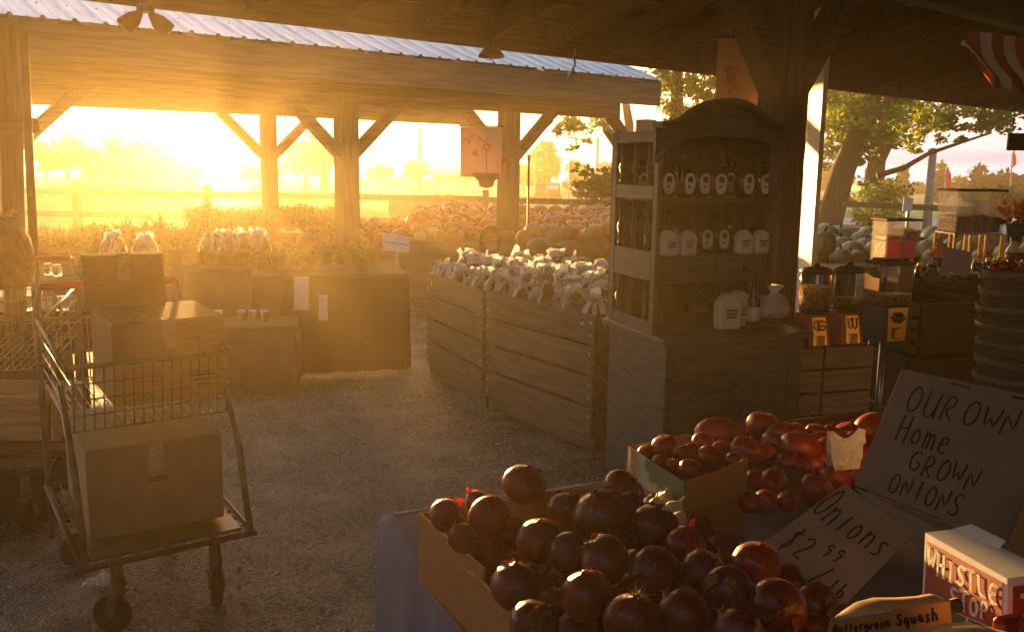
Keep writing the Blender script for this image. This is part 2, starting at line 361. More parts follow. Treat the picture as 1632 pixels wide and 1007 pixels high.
def ngon_leaves(mb, rnd, c, rad, n, size, shell=.45, flat=1):
    for _ in range(n):
        while True:
            q = Vector((rnd.uniform(-1, 1), rnd.uniform(-1, 1), rnd.uniform(-1, 1)))
            if q.length <= 1 and rnd.random() < shell + q.length: break
        p = Vector(c) + Vector((q.x * rad[0], q.y * rad[1], q.z * rad[2]))
        a = Vector((rnd.gauss(0, 1), rnd.gauss(0, 1), rnd.gauss(0, .6))).normalized(); b = a.orthogonal().normalized()
        b = (Matrix.Rotation(rnd.uniform(0, 6.3), 3, a) @ b); s = size * rnd.uniform(.5, 1.25)
        mb.add([p, p + a * s * .5 + b * s * .33, p + a * s, p + a * s * .5 - b * s * .33], [(0, 1, 2, 3)])

exec_order = []
# ================================================================== setting
def sheet(name, pts, z, mt):
    o = MB().add([(x, y, z) for x, y in pts], [tuple(range(len(pts)))]).build(name, mt); return tag(o, kind='structure')
gr = MB(); n = 40
sheet('ground', [(-90, -22), (90, -22), (90, 100), (-90, 100)], 0, GRASSM)
sheet('market_floor', [(-9, -6), (14, -6), (14, 13), (8, 15.2), (-9, 12.5)], .006, GRAVEL)
sheet('path', [tuple(gz(1180, 366, 0).xy), tuple(gz(2000, 374, 0).xy), tuple(gz(2000, 351, 0).xy), tuple(gz(1180, 345, 0).xy)], .004, PATHM)
sheet('road', [(-88, 70), (88, 56), (88, 59), (-88, 74)], .004, ROADM)

# ================================================================== pavilions
U = Vector((.814, .581, 0)); V = Vector((-.581, .814, 0)); Z = Vector((0, 0, 1))
RU = math.atan2(.581, .814)
def online(px, py, a, d=U):     # where the vertical plane through a pixel column meets a horizontal line
    r = ray(px, py); t = (a.x * d.y - a.y * d.x) / (r.x * d.y - r.y * d.x); return Vector((r.x * t, r.y * t, 0))
def post(mb, p, z0, z1, w):
    mb.box((p.x, p.y, (z0 + z1) / 2), (w, w, z1 - z0), Matrix.Rotation(RU, 3, 'Z'))
rs = random.Random(99); mb = MB()
for _ in range(5200):          # loose stone chips, added to help the floor sparkle
    cx, cy = rs.choice([(-.45, 4.2), (-.7, 3.4), (-.3, 5.0), (-1.0, 4.6), (-.6, 2.6)]); x, y = rs.gauss(cx, .75), rs.gauss(cy, .7)
    s = rs.uniform(.003, .011) * (1.5 if rs.random() < .06 else 1); a = rs.uniform(0, 3); v0 = []
    for k in range(5): v0.append((x + s * math.cos(a + k * 1.257) * rs.uniform(.6, 1.2), y + s * math.sin(a + k * 1.257) * rs.uniform(.6, 1.2), .006))
    n0 = v0 + [(x, y, .006 + s * rs.uniform(.3, .9))]; mb.add(n0, [(k, (k + 1) % 5, 5) for k in range(5)])
tag(mb.build('gravel', mat('stone_chips', (.55, .50, .44), (.25, .21, .17), .3, 60)), kind='stuff')
# --- near pavilion (overhead)
n1 = gz(270, 17, 2.5); n2 = gz(1632, 180, 2.5)
Un = (n2 - n1); Un.z = 0; Un.normalize(); Vn = Vector((-Un.y, Un.x, 0))
RN = math.atan2(Un.y, Un.x)
O = Vector((n1.x, n1.y, 0)) - Un * 4
near = thing('open_pavilion', 'brown timber pavilion roof overhead with braced posts, sheltering the onion table', 'pavilion', O, RN)
SL = .27   # rise per metre inward
Ln = 22
def NP(u, v, z): return Vector((u, v, z))     # local: x along eave, -y inward
mb = MB(); mb.box((Ln / 2, 0, 2.62), (Ln, .04, .24)); mb.build('fascia', WOOD, near, bevel=.004)
mb = MB()
for i in range(int(Ln / .61)):
    u = .2 + i * .61
    mb.bar((u, -.03, 2.62), (u, -6.0, 2.62 + 5.97 * SL), .045, .16)
    mb.bar((u, -6.1, 2.62 + 5.97 * SL), (u, -12.0, 2.62), .045, .16)
mb.build('rafter', CEIL, near)
mb = MB()
k = 0
v = .02
while v < 6:
    mb.bar((0, -v - .07, 2.72 + v * SL + .02), (Ln, -v - .07, 2.72 + v * SL + .02), .13, .022, (0, -SL, 1)); v += .235
mb.build('sheathing_board', CEIL, near)
mb = MB()
mb.add([(0, .08, 2.765 - .08 * SL), (Ln, .08, 2.765 - .08 * SL), (Ln, -6.05, 2.765 + 6.05 * SL), (0, -6.05, 2.765 + 6.05 * SL), (0, -12.2, 2.74), (Ln, -12.2, 2.74)], [(0, 1, 2, 3), (3, 2, 5, 4)])  # second face is the unseen rear slope, added to keep the shade dark
ro = mb.build('metal_roof', mat('roof_underside', (.22, .12, .065), (.16, .085, .045), .6, 4), near)
# header beam + posts in line with it
hp = at(1245, 200, 5.25); hl = MW[near.name].inverted() @ Vector((hp.x, hp.y, 0))
hv = hl.y
mb = MB(); mb.box((Ln / 2, hv, 2.86), (Ln, .15, .24)); mb.build('header_beam', WOOD, near, bevel=.005)
mb = MB(); mb.box((Ln / 2, -10.6, 2.86), (Ln, .15, .24)); mb.build('header_beam', WOOD, near, bevel=.005)
for u in (hl.x - 4.4, hl.x, hl.x + 4.4, hl.x + 8.8):
    if abs(u - (hl.x - 4.4)) < .1: continue
    mb = MB(); mb.box((u, hv, 1.37), (.2, .2, 2.74)); mb.build('post', WOODZ, near, bevel=.006)
    for s in (-1, 1):
        mb = MB(); mb.bar((u + s * .02, hv, 2.02), (u + s * .66, hv, 2.76), .11, .15, (0, 1, 0)); mb.build('brace', WOOD, near, bevel=.004)
for u in (1, 5.5, 10, 14.5, 19):
    mb = MB(); mb.box((u, -10.6, 1.37), (.2, .2, 2.74)); mb.build('post', WOODZ, near, bevel=.006)
mb = MB(); mb.box((Ln / 2, -11.9, 1.36), (Ln, .05, 2.66)); mb.build('back_wall', WOOD, near)  # unseen wall behind the camera, added to cut sky light from the rear
mb = MB(); mb.box((.03, -6.2, 1.36), (.05, 11.2, 2.66)); mb.build('added_end_wall', WOOD, near)  # unseen left wall, added to darken the shade under the roof
# tie beams crossing inside the roof
for u in (hl.x, hl.x + 4.4, hl.x + 8.8):
    mb = MB(); mb.bar((u + .13, hv - .1, 2.9), (u + .13, -10.5, 2.9), .05, .2); mb.build('tie_beam', WOOD, near, bevel=.003)

# --- far pavilion
f1 = gz(0, 30, 2.7); f2 = gz(1052, 133, 2.7)
Uf = (f2 - f1); Uf.z = 0; LF = Uf.length + 2.5; Uf.normalize(); Vf = Vector((-Uf.y, Uf.x, 0)); RF = math.atan2(Uf.y, Uf.x)
Of = Vector((f1.x, f1.y, 0)) - Uf * 2.5
far = thing('open_pavilion', 'open timber pavilion with ribbed metal roof and Y-braced posts, the low sun under its eave', 'pavilion', Of, RF)
DF = 3.6; SF = .36
def roofz(v): return 2.72 + v * SF if v <= DF / 2 + .6 else 2.72 + (DF + 1.2 - v) * SF
mb = MB(); nrib = int(LF / .045); prof = []
x = 0.0
while x < LF:
    for dx, dz in ((0, 0), (.012, .022), (.038, .022), (.05, 0), (.13, 0), (.135, .006), (.15, .006), (.155, 0)):
        prof.append((x + dx, dz))
    x += .23
prof = [p for p in prof if p[0] <= LF]
vs = []; vv = (-.06, .6, 1.2, 1.8, 2.4, 3.6, 4.86)
for v in vv:
    vs += [(a, v, roofz(v) + b + .03) for a, b in prof]
fs = []; NPf = len(prof)
for i in range(len(vv) - 1):
    for k in range(NPf - 1): fs.append((i * NPf + k, i * NPf + k + 1, (i + 1) * NPf + k + 1, (i + 1) * NPf + k))
mb.add(vs, fs); mb.build('metal_roof', ROOFM, far)
mb = MB()
for v in (.45, 1.15, 1.85): 
    for i in range(int(LF / .23)): mb.lathe([(.009, 0), (.006, .008), (.0, .01)], (i * .23 + .09, v, roofz(v) + .028), 6)
mb.build('roof_screw', DARKM, far)
mb = MB(); mb.box((LF / 2, 0, 2.565), (LF, .04, .29)); mb.build('fascia', WOOD, far, bevel=.004)
mb = MB(); mb.box((LF / 2, 4.8, 2.56), (LF, .04, .28)); mb.build('fascia', WOOD, far, bevel=.004)
mb = MB()
for sx in (LF - .02, ):
    mb.bar((sx, .02, 2.62), (sx, 2.4, 2.62 + 2.4 * SF), .035, .2); mb.bar((sx, 2.4, 2.62 + 2.4 * SF), (sx, 4.78, 2.62), .035, .2)
mb.build('barge_board', WOOD, far)
mb = MB()
for i in range(int(LF / .61) + 1):
    u = .05 + i * .61
    mb.bar((u, .03, 2.62), (u, 2.4, 2.6 + 2.4 * SF), .04, .14); mb.bar((u, 2.41, 2.6 + 2.4 * SF), (u, 4.77, 2.62), .04, .14)
mb.build('rafter', CEIL, far)
for vb in (.75, 4.05):
    mb = MB(); mb.box((LF / 2, vb, 2.42), (LF, .14, .26)); mb.build('header_beam', WOOD, far, bevel=.004)
inv = MW[far.name].inverted()
def fpost(px, py, vb, w, br, name='post'):
    base = Of + Vf * vb
    p = online(px, py, base, Uf); u = (inv @ p).x
    mb = MB(); mb.box((u, vb, 1.15), (w, w, 2.3)); mb.build('post', WOODZ, far, bevel=.005)
    for s in br:
        mb = MB(); mb.bar((u + s * .05, vb, 1.72), (u + s * .68, vb, 2.32), .1, .14, (0, 1, 0)); mb.build('brace', WOOD, far, bevel=.003)
    for s in ():
        mb = MB(); mb.bar((u, vb + s * .05, 1.8), (u, vb + s * .5, 2.36), .1, .12, (1, 0, 0)); mb.build('brace', WOOD, far, bevel=.003)
fpost(553, 300, .75, .2, (-1, 1)); fpost(810, 300, .75, .2, (-1, 1)); fpost(1028, 250, .75, .2, (-1,))
fpost(12, 300, .75, .12, (1,)); fpost(430, 300, 4.05, .18, (-1, 1)); fpost(700, 300, 4.05, .001, ()); fpost(1006, 300, 4.05, .2, (-1,))

# ================================================================== produce bins with bags
def plank_bin(label, a, b, side, zt, group):
    a, b = Vector(a), Vector(b); d = (b - a); d.z = 0; L = d.length; rz = math.atan2(d.y, d.x)
    t = thing('wooden_bin', label, 'produce bin', (a.x, a.y, 0), rz, group)
    W = side; ph = (zt - .1) / 4
    for (x0, y0, x1, y1) in ((0, 0, L, 0), (0, W, L, W), (0, 0, 0, W), (L, 0, L, W)):
        mb = MB()
        for k in range(4):
            z = .1 + ph * (k + .5)
            if y0 == y1: mb.box((L / 2, y0, z), (L, .022, ph - .02))
            else: mb.box((x0 + (.011 if x0 == 0 else -.011), W / 2, z), (.022, W - .03, ph - .012))
        mb.build('side_panel', BINW, t, bevel=.003)
    for x in (.055, L - .055):
        for y in (.05, W - .05): MB().box((x, y, zt / 2), (.07, .07, zt - .02)).build('corner_post', BINW, t)
    mb = MB(); mb.box((L / 2, W / 2, .07), (L, W - .03, .09)); mb.build('pallet_base', BINW, t)
    mb = MB(); mb.box((L / 2, W / 2, zt - .18), (L - .05, W - .05, .02)); mb.build('false_floor', BINW, t)
    for x in (.03, L - .03):
        for k in range(4):
            for q in (.3, .7):
                mb = MB(); mb.lathe([(.012, 0), (.009, .006), (0, .008)], (x, -.013, .1 + ph * (k + q)), 6, rot=Matrix.Rotation(R_(90), 3, 'X')); mb.build('bolt', METAL, t)
    return t
pA = gz(682, 432, .83); pM = gz(775, 462, .83); pB = gz(950, 501, .83)
Dm = (pB - pM).normalized()
binA = plank_bin('grey plank bin full of knotted white bags, the farther of the pair', pA, pM - Dm * .02, 1.1, .83, 'plank bins of bagged produce')
binB = plank_bin('grey plank bin full of knotted white bags, beside the grey-green hutch', pM + Dm * .02, pB, 1.1, .83, 'plank bins of bagged produce')
rnd = random.Random(4)
def make_bag(seed):
    rn = random.Random(seed)
    t = thing('produce_bag', 'clear bag of brown gourds with a knotted white top, standing in the plank bins', 'produce bag', (0, 0, 0), 0, 'knotted bags in the plank bins')
    mb = MB()
    mb.lathe([(.0, 0), (.06, .005), (.088, .05), (.085, .10), (.055, .145), (.02, .165)], n=18,
             fn=lambda a, r, z: 1 + .13 * noise.noise(Vector((math.cos(a) * 2, math.sin(a) * 2, z * 22 + seed))))
    mb.build('bag_body', BAGC, t, smooth=True)
    mb = MB()                                   # crumpled knotted film on top and strands falling down the sides
    for k in range(7):
        a = rn.uniform(0, 6.28); L = rn.uniform(.05, .11); w = rn.uniform(.02, .045)
        d = Vector((math.cos(a), math.sin(a), rn.uniform(.5, 1.6))).normalized(); s = d.cross(Z).normalized()
        p0 = Vector((0, 0, .155)); vs = []
        for i in range(6):
            q = p0 + d * L * i / 5 + Vector((rn.gauss(0, .006), rn.gauss(0, .006), -.004 * i * i * rn.random()))
            ww = .006 + w * math.sin(i / 5 * 2.4)
            vs += [q + s * ww + d.cross(s) * rn.gauss(0, .012), q + d.cross(s) * rn.gauss(0, .014), q - s * ww + d.cross(s) * rn.gauss(0, .012)]
        fs = []
        for i in range(5): fs += [(3*i, 3*i+1, 3*i+4, 3*i+3), (3*i+1, 3*i+2, 3*i+5, 3*i+4)]
        mb.add(vs, fs)
    mb.ball((0, 0, .163), (.022, .018, .014), 8, 6)
    for k in range(6):
        a = rn.uniform(0, 6.28); w = rn.uniform(.006, .014); vs = []
        for i in range(7):
            tt = i / 6; r = .02 + .085 * math.sin(tt * 1.7); z = .165 - .14 * tt ** 1.6; aa = a + .25 * math.sin(tt * 3)
            c = Vector((math.cos(aa) * r, math.sin(aa) * r, z)); s = Vector((-math.sin(aa), math.cos(aa), 0))
            vs += [c + s * w * rn.uniform(.5, 1.5), c - s * w * rn.uniform(.5, 1.5)]
        mb.add(vs, [(2*i, 2*i+1, 2*i+3, 2*i+2) for i in range(6)])
    mb.build('knotted_top', BAGW, t, smooth=True)
    return t
protos = [make_bag(s) for s in (3, 8, 15)]; used = [False] * 3; cnt = 0
for bn, L in ((binA, (pM - pA).length), (binB, (pB - pM).length)):
    Mx = MW[bn.name]
    for i in range(6):
        for j in range(5):
            p = Mx @ Vector((.1 + (L - .2) * i / 5 + rnd.uniform(-.03, .03), .11 + .215 * j + rnd.uniform(-.03, .03), 0))
            z = .69 + rnd.uniform(0, .05) + .04 * (j > 0); k = rnd.randrange(3); rz = rnd.uniform(0, 6.28); sc = rnd.uniform(.95, 1.25)
            if not used[k]: used[k] = True; protos[k].location = (p.x, p.y, z); protos[k].rotation_euler = (0, 0, rz)
            else: copy_tree(protos[k], (p.x, p.y, z), (rnd.uniform(-.15, .15), rnd.uniform(-.15, .15), rz), scale=sc)

# ================================================================== hutch
hFL = gz(1060, 545, .86); hFR = gz(1292, 532, .86); hBL = gz(975, 503, .86)
dx = (hFR - hFL); dx.z = 0; HW = dx.length; rz = math.atan2(dx.y, dx.x)
HD = .66
hut = thing('display_hutch', 'old grey-green hutch with an arched crest, shelves of syrup jugs and two drawers', 'hutch', (hFL.x, hFL.y, 0), rz)
mb = MB(); mb.box((HW / 2, HD / 2, .44), (HW - .04, HD - .04, .80)); mb.build('base_cabinet', HUTCH, hut, bevel=.004)
mb = MB(); mb.box((HW / 2, HD / 2, .855), (HW + .03, HD + .02, .03)); mb.build('counter', HUTCH, hut, bevel=.006)
mb = MB(); mb.box((HW / 2, HD / 2, .02), (HW - .02, HD - .02, .04)); mb.build('plinth', HUTCHD, hut)
for k in range(2):
    mb = MB(); x = HW * (.27 + .46 * k); w_ = HW * .40
    for (cx, cz, sx, sz) in ((x, .75, w_, .06), (x, .14, w_, .06), (x - w_ / 2 + .03, .445, .06, .55), (x + w_ / 2 - .03, .445, .06, .55)): mb.box((cx, .012, cz), (sx, .018, sz))
    mb.box((x, .017, .445), (w_ - .12, .008, .55))
    d = mb.build('cabinet_door', HUTCH, hut, bevel=.002)
    mb = MB(); mb.ball((x + (.16 if k == 0 else -.16), -.008, .5), .014, 10, 6); mb.build('knob', DARKM, d, smooth=True)
HX0, HX1 = -.075 * 0 - .0, HW - .12   # upper part spans a bit narrower than the counter
UX0, UX1, UY0, UY1 = -.005, HW * .80, .12, .62
for nm, zc in (('bottom', .885), ('low', 1.245), ('mid', 1.515)):
    mb = MB(); mb.box(((UX0 + UX1) / 2, (UY0 + UY1) / 2, zc - .011), (UX1 - UX0 - .044, UY1 - UY0 - .03, .022)); mb.build('shelf', HUTCH, hut, bevel=.002)
mb = MB(); mb.box(((UX0 + UX1) / 2, (UY0 + UY1) / 2, 1.815), (UX1 - UX0 - .04, UY1 - UY0, .02)); mb.build('top_board', HUTCH, hut)
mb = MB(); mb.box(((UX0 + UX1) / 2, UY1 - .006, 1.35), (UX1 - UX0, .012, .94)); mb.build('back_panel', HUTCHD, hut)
mb = MB()
for a, b in ((.875, 1.87),): mb.box(((UX0 + UX1) / 2, UY0 + .2, 1.12), (.02, .02, .001))
for sx in (UX0 + .011, UX1 - .011):
    mb = MB()
    for y in (UY0 + .022, UY1 - .035): mb.box((sx, y, 1.35), (.022, .045, .96))
    for z0, z1 in ((.87, .93), (1.12, 1.26), (1.50, 1.57), (1.77, 1.825)): mb.box((sx, (UY0 + UY1) / 2 - .007, (z0 + z1) / 2), (.02, UY1 - UY0 - .105, z1 - z0))
    sp = mb.build('side_frame', HUTCH, hut, bevel=.003)
    for z0, z1 in ((.93, 1.12), (1.26, 1.50), (1.57, 1.77)):
        for k in range(3):
            y = UY0 + .1 + k * .145; h = z1 - z0
            mb = MB(); mb.lathe([(.010, 0), (.016, h * .08), (.012, h * .2), (.02, h * .42), (.010, h * .62), (.014, h * .85), (.009, h)], (sx, y, z0), 10)
            mb.build('turned_spindle', HUTCHD, sp, smooth=True)
mb = MB(); mb.box((UX1 + .004, (UY0 + UY1) / 2, 1.34), (.008, UY1 - UY0 - .02, .93)); mb.build('side_panel', HUTCHD, hut)  # solid panel added to block the bright gaps between the right spindles
# arched crest with a moulded lip
def crest(xx):
    t = (xx - UX0) / (UX1 - UX0)
    e = abs(t - .5) * 2
    if e < .62: return 1.955 - .08 * (e / .62) ** 2.2
    return 1.875 - .035 * math.sin((e - .62) / .38 * math.pi * .5)
xs = [UX0 - .03 + (UX1 - UX0 + .06) * i / 40 for i in range(41)]
low = lambda xx: 1.765 + .035 * max(0, 1 - (abs((xx - UX0) / (UX1 - UX0) - .5) * 2 / .75) ** 4) - .05 * (abs((xx - UX0) / (UX1 - UX0) - .5) * 2) ** 8
mb = MB(); mb.prism([(x, UY0 - .02, crest(x)) for x in xs] + [(x, UY0 - .02, low(x)) for x in xs[::-1]], (0, .022, 0)); mb.build('arched_crest', HUTCH, hut)
mb = MB()
for a, b in zip(xs, xs[1:]): mb.bar((a, UY0 - .03, crest(a) + .004), (b, UY0 - .03, crest(b) + .004), .10, .026)
mb.build('crest_moulding', HUTCH, hut)
mb = MB()
for a, b in zip(xs, xs[1:]): mb.bar((a, UY0 - .024, low(a) + .012), (b, UY0 - .024, low(b) + .012), .02, .018)
mb.build('crest_bead', HUTCH, hut)
for k in range(2):
    xa = UX0 + .035 + k * (UX1 - UX0 - .05) / 2; wd = (UX1 - UX0) / 2 - .05
    mb = MB(); mb.box((xa + wd / 2, UY0 + .0, 1.185), (wd, .03, .10)); mb.box((xa + wd / 2, UY0 + .15, 1.175), (wd - .02, .27, .07)); dd = mb.build('drawer', HUTCH, hut, bevel=.004)
    mb = MB(); mb.lathe([(.006, 0), (.006, .012), (.016, .018), (.014, .028), (0, .032)], (xa + wd * .5, UY0 - .015, 1.185), 12, rot=Matrix.Rotation(R_(90), 3, 'X')); mb.build('knob', DARKM, dd, smooth=True)
mb = MB(); mb.box(((UX0 + UX1) / 2, UY0 + .17, 1.124), (UX1 - UX0 - .044, .36, .016)); mb.build('drawer_rail', HUTCH, hut)
def make_jug(sm=1):
    t = thing('syrup_jug', 'x', 'syrup jug', (0, 0, 0), 0, 'syrup jugs on the hutch shelves')
    mb = MB(); fn = lambda a, r, z: 1 / (abs(math.cos(a)) ** 4 + abs(math.sin(a) * 1.35) ** 4) ** .25
    mb.lathe([(.036, 0), (.045, .008), (.048, .05), (.046, .095), (.036, .125), (.018, .145), (.013, .155), (.013, .178)], n=20, fn=lambda a, r, z: fn(a, r, z) if z < .14 else 1)
    mb.build('bottle', SYRUP, t, smooth=True)
    mb = MB(); mb.lathe([(.016, .176), (.016, .198), (.013, .201)], n=12); mb.build('cap', BLACKP, t, smooth=False)
    mb = MB(); mb.tube([(.013, 0, .165), (.034, 0, .168), (.042, 0, .15), (.036, 0, .128)], .0045, 6); mb.build('handle', SYRUP, t, smooth=True)
    N = 24; out = []
    for i in range(N):
        a = 2 * math.pi * i / N; out.append((.029 * math.copysign(abs(math.cos(a)) ** .8, math.cos(a)), -.0405, .066 + .048 * math.copysign(abs(math.sin(a)) ** .85, math.sin(a))))
    mb = MB(); mb.prism(out, (0, .006, 0)); lb = mb.build('label', CREAM, t)
    mb = MB(); mb.prism([(-.014, -.0418, .072), (.014, -.0418, .072), (.014, -.0418, .09), (.009, -.0418, .1), (-.009, -.0418, .1), (-.014, -.0418, .09)], (0, .002, 0))
    mb.box((-.006, -.0415, .052), (.010, .002, .010)); mb.build('label_print', GREENB, lb)
    return t
jug = make_jug(); first = True
MH = MW[hut.name]
def hpt(x, y, z): return MH @ Vector((x, y, z))
def inhutch_x(px, py, y, z):    # local x where the pixel column meets shelf row y
    o = MH @ Vector((0, y, 0)); return (MH.inverted() @ online(px, py, o, MH.to_3x3() @ Vector((1, 0, 0)))).x
ords = ['leftmost', 'second from left', 'third from left', 'fourth from left', 'second from right', 'rightmost']
for zi, (z, row, pxs, yy) in enumerate(((1.515, 'top', (1060, 1092, 1116, 1144, 1186, 1215), .2), (1.245, 'middle', (1056, 1088, 1122, 1147, 1179, 1208), .25))):
    for i, px in enumerate(pxs):
        lb = 'dark syrup jug with oval cream label, %s on the %s hutch shelf' % (ords[i], row)
        x = inhutch_x(px, 300 if zi == 0 else 370, yy, z); p = hpt(x, yy, z + (.0 if zi == 0 else .0))
        if first: jug.location = p; jug.rotation_euler = (0, 0, rz); jug['label'] = lb; first = False
        else: copy_tree(jug, p, rz + rnd.uniform(-.12, .12), lb)
for zi, (z, row) in enumerate(((1.515, 'top'), (1.245, 'middle'))):
    for i in range(7):
        o = copy_tree(jug, hpt(UX0 + .08 + (UX1 - UX0 - .16) * i / 6, .44, z), rz + rnd.uniform(-.8, .8), 'shadowed dark jug in the back row of the %s hutch shelf' % row, scale=rnd.uniform(.95, 1.15)); o['group'] = 'back row jugs, %s shelf' % row
def make_pack():
    t = thing('baking_mix_bag', 'x', 'paper bag', (0, 0, 0), 0, 'cream paper bags on the hutch')
    mb = MB(); mb.prism([(-.04, -.02, 0), (.04, -.02, 0), (.042, -.02, .085), (.025, -.018, .105), (0, -.016, .118), (-.025, -.018, .105), (-.042, -.02, .085)], (0, .045, 0)); mb.build('bag', CREAM, t, bevel=.006)
    mb = MB(); mb.box((0, -.022, .045), (.06, .003, .06)); l = mb.build('label', PAPER, t)
    mb = MB()
    for q in range(3): mb.box((0, -.0245, .063 - q * .011), (.045 - .006 * q, .002, .006))
    mb.build('red_lettering', LABRED, l)
    return t
pk = make_pack(); first = True
for i, px in enumerate((1067, 1096, 1185, 1213)):
    lb = 'small cream paper bag with red lettering in front of the middle-shelf jugs, %s of four' % ('leftmost', 'second', 'third', 'rightmost')[i]
    x = inhutch_x(px, 390, .15, 1.245); p = hpt(x, .15, 1.245)
    if first: pk.location = p; pk.rotation_euler = (0, 0, rz); pk['label'] = lb; first = False
    else: copy_tree(pk, p, rz, lb)
for i, (px, yy, sc) in enumerate(((1160, .10, 1.5), (1178, .17, 1.5))):
    x = inhutch_x(px, 500, yy, .885); copy_tree(pk, hpt(x, yy, .887), rz, ('larger cream paper bag on the hutch counter, front one of the pair', 'larger cream paper bag on the hutch counter, behind its twin')[i], scale=sc)
x = inhutch_x(1200, 500, .12, .885)
t = thing('sauce_bottle', 'tall dark glass bottle with pale label on the hutch counter', 'bottle', hpt(x, .12, .887), rz)
mb = MB(); mb.lathe([(.03, 0), (.033, .01), (.033, .12), (.025, .15), (.012, .18), (.011, .25)], n=18); mb.build('glass', SYRUP, t, smooth=True)
mb = MB(); mb.lathe([(.0345, .03), (.0345, .1)], n=18); mb.build('label', CREAM, t, smooth=True)
mb = MB(); mb.lathe([(.013, .245), (.013, .265), (.01, .268)], n=12); mb.build('cap', BLACKP, t)
x = inhutch_x(1232, 500, .12, .885)
t = thing('gift_basket', 'round cellophane-wrapped gift basket at the right of the hutch counter', 'gift basket', hpt(x, .13, .887), rz)
mb = MB(); mb.lathe([(.05, 0), (.07, .02), (.08, .07)], n=20); mb.build('basket', BASKET, t, smooth=True)
mb = MB(); mb.lathe([(.082, .05), (.088, .09), (.065, .14), (.02, .17), (.05, .2)], n=24, fn=lambda a, r, z: 1 + .12 * math.sin(a * 7 + z * 40)); mb.build('cellophane', BAGW, t, smooth=True)
t = thing('folded_card', 'tan folded card leaning at the right of the hutch counter', 'card', hpt(inhutch_x(1222, 480, .2, .9), .24, .887), rz)
a = [Vector(q) for q in ((-.06, 0, 0), (.07, .02, 0), (.07, .06, .19), (-.06, .04, .21))]; MB().panel(*a, .004).build('card_sheet', CARD, t)
t = thing('potted_herb', 'small dark potted plant in the shade of the lower hutch', 'potted plant', hpt(inhutch_x(1096, 500, .25, .9), .22, .887), rz)
mb = MB(); mb.lathe([(.04, 0), (.055, .07), (.058, .072)], n=16); mb.build('pot', POT, t, smooth=True)
mb = MB(); ngon_leaves(mb, random.Random(2), (0, 0, .13), (.1, .1, .07), 130, .05); mb.build('foliage', PLANTL, t)
t = thing('dark_canister', 'round black lidded canister at the lower left inside the hutch', 'canister', hpt(.12, .3, .887), rz)
mb = MB(); mb.lathe([(.07, 0), (.075, .01), (.075, .15)], n=24); mb.build('body', BLACKP, t, smooth=True)
mb = MB(); mb.lathe([(.078, .15), (.078, .17), (.02, .185), (.012, .2)], n=24); mb.build('lid', DARKM, t, smooth=True)

# ================================================================== white panel, banners
t = thing('white_post', 'tall white painted board catching the sun beside the near timber post', 'post', at(1287, 300, 5.9).xy.to_3d(), 0)
a, b = at(1271, 430, 5.9), at(1304, 430, 5.9); mb = MB(); mb.box(((a.x + b.x) / 2, 5.93, 1.33), (.03, .27, 2.66)); mb.build('board', WHITEP, t, bevel=.004, world=True)
def banner(label, px0, py0, px1, py1, Y, rz):
    a = at(px0, py0, Y); b = at(px1, py0, Y); c = at(px1, py1, Y); w_ = b.x - a.x; h = a.z - c.z
    t = thing('hanging_banner', label, 'banner', ((a.x + b.x) / 2, Y, c.z), rz, 'pink hanging banners')
    mb = MB(); nx, nz_ = 8, 10; vs = []
    for k in range(nz_ + 1):
        for i in range(nx + 1): vs.append((-w_ / 2 + w_ * i / nx, .012 * math.sin(i * .9 + k * .3), h * k / nz_))
    vs += [(x, y + .003, z) for x, y, z in vs]; n0 = (nx + 1) * (nz_ + 1); fs = []
    for k in range(nz_):
        for i in range(nx):
            q = k * (nx + 1) + i; fs += [(q, q + 1, q + nx + 2, q + nx + 1), (q + n0, q + nx + 1 + n0, q + nx + 2 + n0, q + 1 + n0)]
    mb.add(vs, fs); cl = mb.build('cloth', BANP, t, smooth=True)
    mb = MB(); rn = random.Random(int(px0))
    for _ in range(5):        # red leaf-like flourishes printed on the cloth
        cx, cz = rn.uniform(-.3, .3) * w_, rn.uniform(.25, .8) * h; L = .16 * h
        for s in range(3):
            an = rn.uniform(0, 6.28); d = Vector((math.cos(an), 0, math.sin(an))); q = Vector((-d.z, 0, d.x)); c0 = Vector((cx, -.0165, cz))
            mb.prism([c0, c0 + d * L * .4 + q * L * .13, c0 + d * L, c0 + d * L * .4 - q * L * .13], (0, .002, 0))
    mb.build('leaf_print', FLAGO, cl)
    mb = MB(); mb.tube([(-w_ / 2 - .02, 0, h + .01), (w_ / 2 + .02, 0, h + .01)], .009, 8); mb.build('hanging_rod', DARKM, t)
    return t
p810 = online(800, 300, Of + Vf * .6, Uf)
banner('pink banner with red leaf print hanging on the far pavilion post', 734, 202, 800, 283, p810.y - .25, 0)
banner('larger pink banner hanging behind the arched top of the hutch', 1145, 62, 1218, 190, 6.4, 0)

